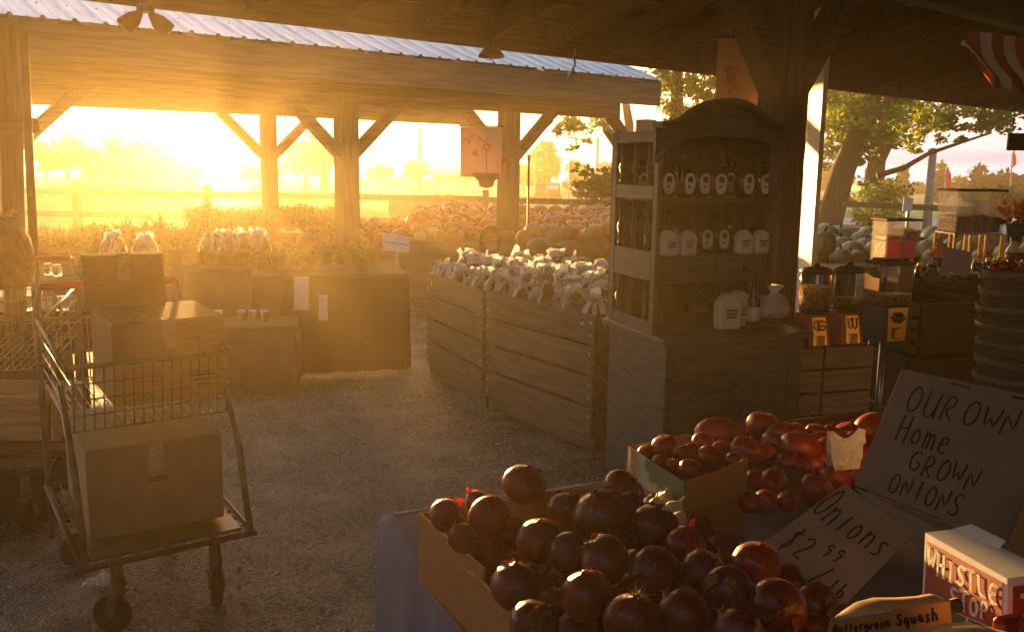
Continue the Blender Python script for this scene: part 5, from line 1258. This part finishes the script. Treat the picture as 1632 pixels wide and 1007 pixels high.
for i in range(8):
    for j in range(2, 6): copy_tree(TP[0], MT @ Vector((gx0 + .06 + .075 * i, -.26 + .085 * j, .88)), (rnd.uniform(-1, 1), 0, rnd.uniform(0, 6)), 'shaded tomato in the lower layer of the green lined tray', scale=.028)
t = thing('paper_sack', 'small crumpled white paper sack on the tomatoes beside the big sign', 'paper bag', gz(1345, 745, .93), R_(15))
mb = MB(); rn = random.Random(12); N = 7; vs = []
for s in (0, 1):
    for j in range(N + 1):
        for i in range(N + 1): vs.append(((i / N - .5) * (.075 + .03 * j / N), (s - .5) * .03 * (1 - j / N * .8) + rn.gauss(0, .002), j / N * .085 + .012 * math.sin(i * 1.1 + 1) * (j / N)))
fs = []
for s in (0, 1):
    o_ = s * (N + 1) ** 2
    for j in range(N):
        for i in range(N): fs.append((o_ + j*(N+1)+i, o_ + j*(N+1)+i+1, o_ + (j+1)*(N+1)+i+1, o_ + (j+1)*(N+1)+i))
mb.add(vs, fs); mb.build('paper', CREAM, t)
# ---------------- signs
def sign(name, label, a, b, c, d, th, mt):
    t = thing(name, label, 'sign', a, 0); MB().panel(a, b, c, d, th).build('board', mt, t, world=True); return t, frame(a, b, d, c)
# big leaning sign
sBL, sBR, sTL = at(1361, 772, 1.95), at(1610, 866, 1.82), at(1438, 588, 2.10)
sTR = onplane(1712, 645, sBL, sBR, sTL)
t, fr = sign('onion_sign', 'large cardboard sign reading our own home grown onions, leaning at right', sBL, sBR, sTR, sTL, .005, CARDD)
def put_text(t, fr, items, name='lettering', mt=INK, th=.004, serif=False):
    mb = MB()
    for i, (s, u, v, cw, ch, sl_) in enumerate(items): write(mb, s, fr, u, v, cw, ch, th, sl_, seed=i + 5, serif=serif)
    return mb.build(name, mt, t, world=True)
put_text(t, fr, [('OUR', .10, .66, .105, .21, 0), ('OWN', .44, .665, .115, .20, .03), ('Home', .12, .42, .085, .22, 0), ('GROWN', .26, .23, .088, .17, .0), ('ONIONS', .20, .035, .078, .16, 0)], th=.0042)
MB().panel(fr(.3, .955, .001), fr(.42, .955, .001), fr(.42, .975, .001), fr(.3, .975, .001), .001).build('torn_edge', WOOD, t, world=True); mb = MB(); mb.panel(fr(.66, .955, .001), fr(.85, .955, .001), fr(.85, .975, .001), fr(.66, .975, .001), .001); mb.build('torn_edge', WOOD, t, world=True)
# lower part of the sign below the crease
b1, b2 = at(1361, 776, 1.94), at(1610, 870, 1.81)
MB().panel(at(1470, 880, 1.83), at(1625, 905, 1.74), b2, b1, .004).build('folded_flap', CARDD, t, world=True)
# price card
a, b, c, d = at(1180, 882, 1.72), at(1395, 965, 1.55), at(1456, 850, 1.68), at(1346, 770, 1.85)
a = at(1182, 890, 1.72); b = at(1335, 975, 1.6); c = onplane(1456, 850, a, b, d)
t, fr = sign('price_card', 'tilted cardboard price card reading onions 2.99 per pound', a, b, c, d, .004, CARDD)
put_text(t, fr, [('Onions', .02, .62, .155, .30, -.02), ('$2', .10, .22, .16, .24, 0), ('99', .46, .36, .11, .14, 0), ('/', .60, .10, .12, .22, 0), ('lb', .76, .10, .10, .16, 0)], th=.0042)
# squash sign
a, b, d = at(1314, 1034, .98), at(1522, 1034, .98), at(1325, 985, 1.00); c = onplane(1514, 957, a, b, d)
t, fr = sign('squash_sign', 'sunlit torn cardboard sign reading squash at the bottom edge', a, b, c, d, .003, CARDL)
put_text(t, fr, [('Buttergreen', .03, .50, .042, .24, .12), ('Squash', .54, .57, .058, .28, .12)], th=.003)
mb = MB(); 
for k in range(9): q = fr(.08 + .05 * k, .985 + .0 * k, -.001); MB().ball(q, (.006, .002, .003), 6, 4).build('torn_edge', CARDE, t, world=True)
# white printed box
x0, x1 = at(1466, 1012, 1.42), at(1604, 1060, 1.25); tl_, tr_ = at(1474, 848, 1.50), at(1606, 922, 1.33)
t = thing('printed_box', 'white and red printed box with tall lettering at lower right', 'box', x0, 0)
dvec = Vector((.42, .9, 0)).normalized(); e = (tr_ - tl_); e.z = 0; back = Vector((-e.y, e.x, 0)).normalized() * .085
mb = MB(); x1 = x1; tr_ = onplane(1606, 922, x0, x1, tl_); v = [x0, x1, tr_, tl_]; mb.prism(v, back); mb.build('carton_body', PAPER, t, world=True, bevel=.001)
fr = frame(x0, x1, tl_, tr_)
def pan(u0, v0, u1, v1, l, mt, name, par=t, f=None):
    f = f or fr; return MB().panel(f(u0, v0, l), f(u1, v0, l), f(u1, v1, l), f(u0, v1, l), .0006).build(name, mt, par, world=True)
pan(.04, .36, .95, .93, .0012, LABRED, 'red_print'); pan(.05, .02, .55, .35, .0012, GREENB, 'green_print'); pan(.58, .02, .97, .35, .0012, BLUEB, 'blue_print')
mb = MB(); N = 20
pts = [fr(.18 + .12 * math.cos(2 * math.pi * k / N), .34 + .14 * math.sin(2 * math.pi * k / N), .0022) for k in range(N)]; n_ = (fr(0, 0, 1) - fr(0, 0, 0)) * .0008
mb.prism(pts, -n_); mb.build('picture_oval', BLUEB, t, world=True)
put_text(t, fr, [('WHISTLE', .07, .65, .122, .22, 0), ('STOP', .36, .41, .12, .19, 0)], name='box_lettering', mt=WHITEP, th=.005, serif=True)
# end face print and top flap
efr = frame(x1 + back * .06, x1 + back * .94, tr_ + back * .06); nn_ = 1
pan(.06, .55, .94, .9, .0012, LABRED, 'end_print', f=efr); pan(.25, .74, .75, .80, .002, PAPER, 'end_caption', f=efr)
MB().panel(tl_ + back * .7 + e * .0, tl_ + back * .7 + e * .55, tl_ + back * 1.0 + e * .5 + Vector((0, 0, .012)), tl_ + back * 1.0 + e * .08 + Vector((0, 0, .012)), .001).build('top_flap', PAPER, t, world=True)
# tan panel behind (right edge)
a, b, c, d = at(1590, 905, 1.70), at(1700, 930, 1.62), at(1760, 730, 1.80), at(1650, 760, 1.86)
t = thing('tan_carton', 'sunlit tan carton side at the right edge behind the printed box', 'carton', a, 0); MB().panel(a, b, c, d, .01).build('side_face', CARDL, t, world=True)
# squashes
for i, (px, py, r, Y, rr) in enumerate(((1405, 992, .040, 1.13, (0, 1.45, .3)), (1560, 1045, .042, .95, (0, 1.4, -.4)))):
    p = at(px, py, Y); t = thing('butternut_squash', ('tan squash with sunlit back behind the squash sign', 'tan squash with knobby stem at the bottom right edge')[i], 'squash', p, 0, 'tan squashes'); t.rotation_euler = rr; t.scale = (.85,) * 3
    MB().lathe([(.001, -.07), (.03, -.066), (r, -.03), (r * .98, .0), (r * .75, .04), (r * .6, .075), (r * .55, .1), (.012, .118), (.001, .12)], n=26, fn=lambda a, rr_, z: 1 - .03 * abs(math.cos(a * 4))).build('rind', SQUASH, t, smooth=True)
    MB().tube([(0, 0, .115), (.004, 0, .13), (.008, 0, .145)], [.012, .009, .013], 8).build('stem', STEMM, t, smooth=True)
for i, (px, py) in enumerate(((1606, 1012), (1645, 1012))):
    p = at(px, py, 1.2); t = thing('spice_pouch', ('small dark red printed pouch under the printed box', 'red printed pouch at the lower right corner')[i], 'pouch', p, R_(20), 'red pouches')
    MB().box((0, 0, -.01), (.05, .02, .08)).build('pouch_body', REDM, t, bevel=.006); MB().box((0, -.0115, 0), (.03, .002, .02)).build('label', CREAM, t)
# support block so squashes and sign rest on something
a = at(1500, 1040, 1.08); t = thing('squash_carton', 'low cardboard carton holding squash at the lower right', 'carton', (a.x, a.y, .806), RT)
MB().box((-.02, -.04, .10), (.36, .26, .20)).build('body', CARD, t, bevel=.003)
MB().box((-.02, -.04, .207), (.34, .24, .01)).build('inner_sheet', CARDE, t)

# ================================================================== field, fence, bunting, road things
def fence(label, pts, rails=(.45, .95), gap=2.6):
    t = thing('rail_fence', label, 'fence', pts[0], 0, 'split rail fences'); 
    for a, b in zip(pts, pts[1:]):
        a, b = Vector(a), Vector(b); a.z = b.z = 0; n_ = max(1, int((b - a).length / gap))
        for k in range(n_ + 1):
            p = a + (b - a) * k / n_
            MB().bar((p.x, p.y, 0), (p.x, p.y, 1.15), .13, .13, (0, 1, 0)).build('post', FENCEW, t, world=True)
        for z in rails:
            mb = MB(); 
            for k in range(n_): p = a + (b - a) * k / n_; q = a + (b - a) * (k + 1) / n_; mb.bar((p.x, p.y, z + .02 * math.sin(k * 3)), (q.x, q.y, z - .02 * math.sin(k * 2)), .06, .12)
            mb.build('rail', FENCEW, t, world=True)
fence('brown split rail fence between the pumpkins and the left field', [at(-80, 300, 21), at(1010, 320, 19)])
fence('brown split rail fence in front of the path at right', [at(1240, 340, 21), at(1560, 350, 17.5), at(1800, 350, 16)])
t = thing('fresh_rail_fence', 'short bright new timber fence section beside the hutch', 'fence', at(965, 350, 13).xy.to_3d(), 0)
MB().bar(at(945, 338, 13.5), at(1010, 348, 12.8), .05, .12).build('rail', PALEW, t, world=True)
for px in (945, 970): q = at(px, 332, 13.3); MB().bar((q.x, q.y, 0), (q.x, q.y, q.z), .08, .08, (0, 1, 0)).build('post', PALEW, t, world=True)
def bunting(label, a, b, n_, sag):
    t = thing('pennant_bunting', label, 'bunting', a, 0, 'pennant strings over the field'); a, b = Vector(a), Vector(b)
    P = [a + (b - a) * i / n_ - Z * sag * math.sin(math.pi * ((i * 3 / n_) % 1)) for i in range(n_ + 1)]
    MB().tube(P, .01, 4).build('string', DARKM, t, world=True)
    d = (b - a).normalized()
    for i in range(0, n_, 1):
        q = (P[i] + P[i + 1]) / 2; s = .13; MB().prism([q - d * s, q + d * s, q - Z * s * 2.2], (0, .01, 0)).build('pennant', FLAGO if i % 2 else FLAGG, t, world=True)
bunting('orange and green pennant string across the left field', at(-20, 300, 38), at(540, 312, 38), 30, .12)
bunting('orange and green pennant string across the centre field', at(560, 306, 36), at(1000, 316, 36), 24, .12)
bunting('orange pennant string behind the right fence', at(1300, 322, 30), at(1450, 326, 30), 6, .1)
t = thing('mulch_bed', 'long reddish hay bed behind the centre fence rail', 'flower bed', gz(600, 350, 0), 0)
a, b = gz(640, 352, 0), gz(740, 352, 0); MB().box(((a.x+b.x)/2, a.y + 1.5, .35), (b.x - a.x + 1, 1.6, .7)).build('bed', mat('red_hay', (.28, .10, .06), (.2, .07, .04), .9, 8, bump=.5), t, bevel=.15, world=True)
# roadside boards
for i, (px0, px1, py0, py1) in enumerate(((572, 595, 285, 292), (604, 664, 283, 296), (671, 694, 285, 297), (713, 738, 290, 301), (742, 768, 291, 303), (905, 940, 304, 318))):
    Y = 62 if i < 5 else 45
    t = thing('roadside_board', 'white board along the far road, ' + ('leftmost small', 'longest', 'third', 'fourth', 'beside the pavilion post')[i] if i < 5 else 'pale blue board on the grass left of the hutch', 'board', at(px0, py1, Y), 0, 'white boards by the road')
    MB().panel(at(px0, py1, Y), at(px1, py1, Y), at(px1, py0, Y), at(px0, py0, Y), .08).build('board', SIGNW, t, world=True)
    mb = MB()
    for px in (px0 + 3, px1 - 3): q = at(px, py1, Y + .15); mb.bar((q.x, q.y, 0), (q.x, q.y, q.z + .2), .08, .08, (0, 1, 0))
    mb.build('leg', STEELP, t, world=True)
def flag(label, px, pt, pb, Y, w_=14, pole_t=None):
    t = thing('feather_flag', label, 'flag', at(px, pb, Y).xy.to_3d(), 0, 'red feather flags')
    a = at(px - w_ * .5, pb, Y); b = at(px - w_ * .5, pt, Y); MB().tube([(a.x, Y, 0), b, at(px, pt - 5, Y)], .03, 6).build('pole', STEELP, t, world=True)
    MB().prism([at(px - w_ * .45, pb, Y), at(px + w_ * .5, pb - 6, Y), at(px + w_ * .45, pt + 6, Y), at(px, pt - 3, Y), at(px - w_ * .45, pt + 2, Y)], (0, .02, 0)).build('cloth', FLAGR, t, world=True)
flag('red feather flag left of the hutch', 912, 258, 292, 40, 9); flag('red feather flag at the dark tree trunk', 1385, 270, 306, 32, 11)
flag('faint red feather flag between the two trunks', 1348, 285, 305, 36, 9); flag('red flag on a curved pole right of the small conifer', 1512, 272, 305, 36, 9); flag('tiny red flag against the sky at far right', 1617, 245, 268, 40, 6)
flag('thin pink banner flag beside the sunlit post', 515, 262, 318, 32, 8)
for i, (px, pt, Y, r) in enumerate(((669, 206, 60, .12), (953, 222, 50, .09), (1487, 243, 24, .11))):
    t = thing('tall_pole', ('tall thin pole against the white sky, centre', 'thin grey pole just left of the hutch', 'thick weathered utility pole at right')[i], 'pole', at(px, 300, Y).xy.to_3d(), 0)
    p = at(px, pt, Y); MB().tube([(p.x, p.y, 0), p], [r * 1.15, r * .85], 10).build('shaft', STEELP, t, smooth=True, world=True)
    MB().lathe([(r * 1.2, 0), (r * 1.1, .08), (0, .12)], (p.x, p.y, p.z), 10).build('cap', STEELP, t, world=True)
t = thing('thin_metal_stake', 'thin dark stake standing in front of the pumpkins right of the pavilion post', 'stake', at(843, 400, 9.5).xy.to_3d(), 0)
p = at(843, 250, 9.5); MB().tube([(p.x, p.y, 0), p], .012, 6).build('shaft', DARKM, t, world=True); MB().ball(p, .02, 8, 6).build('finial', REDP, t, world=True)
t = thing('hanging_bird_feeder', 'dark rounded planter hanging at the far pavilion post', 'planter', at(775, 300, p810.y - .3), 0)
MB().lathe([(.02, 0), (.08, .02), (.1, .08), (.16, .14), (.17, .17)], n=18).build('bowl', DARKM, t, smooth=True)
MB().tube([(.0, 0, .17), (0, 0, .45)], .004, 5).build('wire', DARKM, t)
# wreath on the post side & hose loops
t = thing('twig_wreath', 'round twig wreath standing at the pumpkin bin left of the pavilion post', 'wreath', at(782, 385, 10.0), 0)
mb = MB(); rn = random.Random(21)
for k in range(26):
    P = []; r0 = .13 + rn.gauss(0, .012); ph = rn.uniform(0, 6); 
    for i in range(22): a_ = i / 21 * 6.3 + ph; P.append((r0 * .8 * math.cos(a_) + rn.gauss(0, .004), rn.gauss(0, .01), r0 * 1.15 * math.sin(a_)))
    mb.tube(P, .004, 4)
mb.build('twigs', BARK, t)
# low hay wagon / cars in field
t = thing('hay_wagon', 'small brown hay wagon parked on the field left of the hutch', 'wagon', at(872, 306, 42).xy.to_3d(), 0)
a, b = at(852, 304, 42), at(892, 292, 42); MB().box(((a.x+b.x)/2, 42, (a.z+b.z)/2), (b.x-a.x, 1.4, b.z-a.z)).build('bed', mat('wagon_red_brown', (.22, .10, .06), None, .8, 4), t, world=True, bevel=.04)
for s in (.2, .8): MB().lathe([(.28, -.06), (.3, 0), (.28, .06)], (a.x + (b.x-a.x)*s, 41.2, .3), 16, rot=Matrix.Rotation(R_(90), 3, 'X')).build('wheel', TIRE, t, world=True)
MB().box(((a.x+b.x)/2 + .2, 41.25, (a.z+b.z)/2), ((b.x-a.x)*.5, .04, (b.z-a.z)*.6)).build('side_board', SIGNW, t, world=True)
# buildings
def barn(label, px0, px1, pyt, pyb, Y, wm, rm, roof_frac=.5):
    Y = fy(Y); a, b = at(px0, pyb, Y), at(px1, pyt, Y); W_ = b.x - a.x; H_ = b.z; zt = H_ * (1 - roof_frac) ; t = thing('farm_building', label, 'building', ((a.x + b.x) / 2, Y, 0), 0)
    MB().box((0, 5, zt / 2), (W_, 10, zt)).build('wall', wm, t)
    MB().prism([(-W_ / 2 - .4, -.5, zt), (-W_ / 2 - .4, 5, H_), (-W_ / 2 - .4, 10.5, zt)], (W_ + .8, 0, 0)).build('roof', rm, t)
    for s in (-.3, .1, .35): MB().box((W_ * s, -.03, zt * .5), (W_ * .08, .08, zt * .6)).build('window', BLACKP, t)
barn('long low barn with dark roof before the left trees', 128, 222, 246, 276, 110, WALLG, ROOFD, .45)
barn('small pale farmhouse beyond the right field', 1432, 1462, 290, 308, 105, WALLG, ROOFD, .5)
barn('distant pale farm sheds beyond the centre field', 690, 728, 268, 282, 140, WALLG, SIGNW, .4)

# ---- trees
def tree(name, label, base, trunk, crowns, mt, nleaf, size, seed, tr=.2, group=None, cat='tree'):
    t = thing(name, label, cat, (base.x, base.y, 0), 0, group); rn = random.Random(seed)
    mb = MB()
    for path, r0, r1 in trunk:
        n_ = len(path); mb.tube(path, [r0 + (r1 - r0) * i / (n_ - 1) for i in range(n_)], 9)
    if trunk: mb.build('trunk', BARK, t, smooth=True, world=True)
    mb = MB(); tot = sum(c[1][0] * c[1][2] for c in crowns)
    for c, rad in crowns:
        n_ = int(nleaf * rad[0] * rad[2] / tot); m_ = max(3, n_ // 45)
        for _ in range(m_):          # clumps through the crown volume
            while True:
                q = Vector((rn.uniform(-1, 1), rn.uniform(-1, 1), rn.uniform(-1, 1)))
                if q.length < 1: break
            cc = Vector(c) + Vector((q.x * rad[0], q.y * rad[1], q.z * rad[2])); rr = rn.uniform(.16, .34) * min(rad[0], rad[2])
            ngon_leaves(mb, rn, cc, (rr * 1.3, rr * 1.3, rr * .8), n_ // m_, size)
    mb.build('crown', mt, t, world=True)
    return t
def simple_tree(name, label, px, pyt, w_px, Y, mt, seed, pyb=None, group='trees along the far edge of the field', nleaf=1500, cone=False):
    Y = fy(Y); top = at(px, pyt, Y); hw = w_px / 2 * Y / FPX; H_ = top.z; b = Vector((top.x, Y, 0)); zc = max(H_ * .55, H_ - hw * 1.1)
    if cone: cr = [((top.x, Y, H_ * f), (hw * (1.05 - f), hw * (1.05 - f), H_ * .13)) for f in (.2, .35, .5, .65, .8, .93)]
    else:
        rn = random.Random(seed); cr = [((top.x, Y, H_ * .56), (hw * .8, hw * .8, H_ * .40))]
        for k in range(4): cr.append(((top.x + rn.uniform(-.6, .6) * hw, Y + rn.uniform(-.5, .5) * hw, H_ * rn.uniform(.35, .72)), (hw * .5, hw * .5, H_ * .22)))
    return tree(name, label, b, [([(b.x, Y, 0), (b.x + .02 * hw, Y, H_ * .45), (b.x, Y, H_ * .85)], .05 * H_, .012 * H_)], cr, mt, nleaf, max(.35, hw * .16), seed, group=group)
L = [(70, 218, 70, 'broadest dark tree at the left edge of the field'), (103, 212, 64, 'second tree from the left, rounded'), (140, 224, 60, 'tree left of the pointed one over the barn'), (185, 208, 44, 'pointed tree rising above the barn roof'), (215, 222, 56, 'tree at the right end of the barn'), (242, 226, 44, 'last tree before the sun, edges glowing')]
for i, (px, pt, w_, lb) in enumerate(L): simple_tree('field_tree', lb, px, pt, w_, 125, LEAFD, 40 + i, nleaf=1800)
for i, (px, pt, w_, Y, lb) in enumerate(((485, 200, 70, 70, 'large tree seen through the crossed braces'), (520, 212, 50, 78, 'tree tight behind the centre-left post'), (400, 262, 50, 130, 'low tree right of the sun'), (448, 256, 50, 130, 'low tree between the two left posts'),
                                    (605, 262, 50, 130, 'low round tree right of the centre-left post'), (665, 256, 56, 130, 'low round tree at the foot of the tall thin pole'), (876, 222, 62, 60, 'feathery tree in the gap right of the banner post'),
                                    (930, 256, 66, 90, 'low dark tree behind the red feather flag'), (975, 258, 60, 85, 'low dark tree touching the hutch'), (835, 262, 46, 90, 'low tree just right of the banner post'), (745, 270, 50, 140, 'low hedge-like tree under the banner'), (300, 266, 60, 160, 'very low tree under the sun'))):
    simple_tree('field_tree', lb, px, pt, w_, Y, LEAFD if i != 6 else LEAFM, 60 + i, nleaf=1500)
for i, (px, pt, w_, Y, cone, mt_, lb) in enumerate(((1440, 268, 26, 60, True, LEAFM, 'small conifer left of the utility pole'), (1500, 265, 26, 60, True, LEAFM, 'small conifer right of the utility pole'), (1530, 286, 30, 80, False, LEAFM, 'small pale round tree left of the candy bin'),
                                     (1570, 266, 56, 48, False, LEAFP, 'dark purple-leaved tree above the candy bins'), (1612, 272, 60, 50, False, LEAFP, 'dark purple-leaved tree at the right edge'), (1330, 262, 80, 85, False, LEAFM, 'hazy green tree behind the leaning trunk'), (1600, 300, 70, 30, False, LEAFM, 'green shrubby tree behind the flower pail'), (1462, 292, 40, 110, False, LEAFM, 'low tree behind the small farmhouse'), (1290, 270, 80, 90, False, LEAFM, 'hazy tree beside the white board'), (1400, 285, 60, 100, False, LEAFM, 'low tree behind the bush'))):
    simple_tree('field_tree', lb, px, pt, w_, Y, mt_, 90 + i, cone=cone, nleaf=2200 if i in (3, 4) else 1500)
# bush behind the right fence and young tree by the hutch
for (nm, lb, px, py, rx, rz_, Y) in (('leafy_bush', 'bright green bush behind the right fence', 1405, 322, .75, .62, 22), ('leafy_bush', 'young leafy shrub by the field left of the hutch', 958, 310, .45, .5, 15)):
    c = at(px, py, Y); tree(nm, lb, Vector((c.x, Y, 0)), [([(c.x, Y, 0), (c.x, Y, c.z)], .05, .02)], [(c, (rx, rx, rz_)), (c - Z * .3, (rx * .8, rx * .8, rz_))], LEAFB, 2200, .12, 7, cat='bush', group='bushes near the fence')
# big shade trees at right
A0 = at(1312, 362, 20); A0.z = 0; A1 = at(1345, 270, 20); A2 = at(1378, 190, 20); A3 = at(1405, 110, 20.5)
cr = []
rn = random.Random(77)
for px, py, r, Y in ((1330, 150, 1.0, 20), (1400, 120, 1.3, 20), (1460, 160, 1.0, 20), (1520, 150, 1.0, 20), (1420, 205, .75, 19.5), (1480, 195, .7, 20.5), (1350, 195, .7, 20.5), (1565, 175, .8, 20), (1610, 190, .75, 20), (1300, 215, .6, 21), (1450, 60, 1.6, 21), (1560, 80, 1.6, 21), (1385, 240, .45, 20), (1545, 205, .5, 20), (1630, 150, 1.0, 20)):
    cr.append((at(px, py, Y), (r, r * 1.1, r * .72)))
tree('shade_tree', 'big yellow-green shade tree with a leaning trunk at right', A0, [([A0 - Z * .1, A1, A2, A3], .30, .17), ([A2, at(1420, 160, 20), at(1500, 140, 20)], .12, .04), ([at(1398, 280, 20), at(1440, 268, 20), at(1480, 245, 20), at(1530, 228, 20), at(1580, 212, 20)], .07, .02)], cr, LEAFY, 15000, .13, 5)
B0 = at(1398, 350, 24); B0.z = 0
tree('shade_tree', 'upright darker tree right of the leaning trunk', B0, [([B0 - Z * .1, at(1396, 270, 24), at(1404, 200, 24), at(1400, 120, 24)], .26, .16), ([at(1402, 262, 24), at(1420, 228, 24), at(1432, 180, 24)], .11, .05)],
     [(at(px, py, 24.5), (r, r, r * .7)) for px, py, r in ((1380, 150, 1.3), (1440, 140, 1.3), (1330, 180, 1.0), (1400, 210, .7), (1300, 240, .7))], LEAFM, 5000, .16, 6)
D0 = at(1298, 345, 26); D0.z = 0
tree('shade_tree', 'thin dark tree trunk right beside the white board', D0, [([D0, at(1299, 250, 26), at(1306, 160, 26)], .15, .08), ([at(1300, 262, 26), at(1325, 240, 26), at(1350, 226, 26)], .05, .02)], [(at(1310, 170, 26), (1.2, 1.2, .8)), (at(1320, 225, 26), (.9, .9, .6))], LEAFD, 2200, .16, 8)
E0 = at(1075, 330, 17); E0.z = 0
tree('shade_tree', 'leafy branches above the end of the metal roof', E0, [([E0, at(1078, 200, 17), at(1080, 110, 17)], .16, .1)], [(at(px, py, 17), (r, r, r * .8)) for px, py, r in ((1085, 150, .62), (1060, 120, .5), (1120, 165, .45), (1110, 120, .6), (1070, 185, .3), (1080, 60, 1.4))], LEAFY, 4200, .12, 9)
F0 = at(1000, 330, 24); F0.z = 0
tree('shade_tree', 'drooping leafy twigs under the far pavilion eave', F0, [([F0, at(1003, 200, 24), at(990, 120, 24)], .16, .08)], [(at(px, py, 22), (r, r, r * .8)) for px, py, r in ((905, 205, .32), (925, 212, .3), (890, 195, .3), (918, 236, .16), (940, 190, .5), (950, 150, 1.2))], LEAFY, 2200, .13, 10)
# white hanging sheet on a stand near right fence
t = thing('white_notice', 'white notice sheet on a stand in front of the right bush', 'sign', at(1448, 335, 14).xy.to_3d(), 0)
MB().panel(at(1438, 337, 14), at(1453, 337, 14), at(1456, 316, 14), at(1441, 314, 14), .01).build('sheet', PAPER, t, world=True)
q = at(1447, 337, 14.05); MB().bar((q.x, 14.05, 0), (q.x, 14.05, q.z + .1), .04, .04, (0, 1, 0)).build('stake', DARKM, t, world=True)
# ------------------------------------------------------------------ haze added to stand in for lens glare (closed box round camera and everything)
mh = bpy.data.materials.new('glare_haze'); mh.use_nodes = True; t_ = mh.node_tree
for n_ in list(t_.nodes):
    if n_.type != 'OUTPUT_MATERIAL': t_.nodes.remove(n_)
pv = t_.nodes.new('ShaderNodeVolumePrincipled'); pv.inputs['Color'].default_value = (.97, .76, .42, 1)
pv.inputs['Density'].default_value = HAZE_D; pv.inputs['Anisotropy'].default_value = HAZE_G
t_.links.new(pv.outputs[0], [n_ for n_ in t_.nodes if n_.type == 'OUTPUT_MATERIAL'][0].inputs['Volume'])
hz = MB().box((0, 39, 5.75), (184, 126, 13.5)).build('haze', mh); tag(hz, kind='stuff')
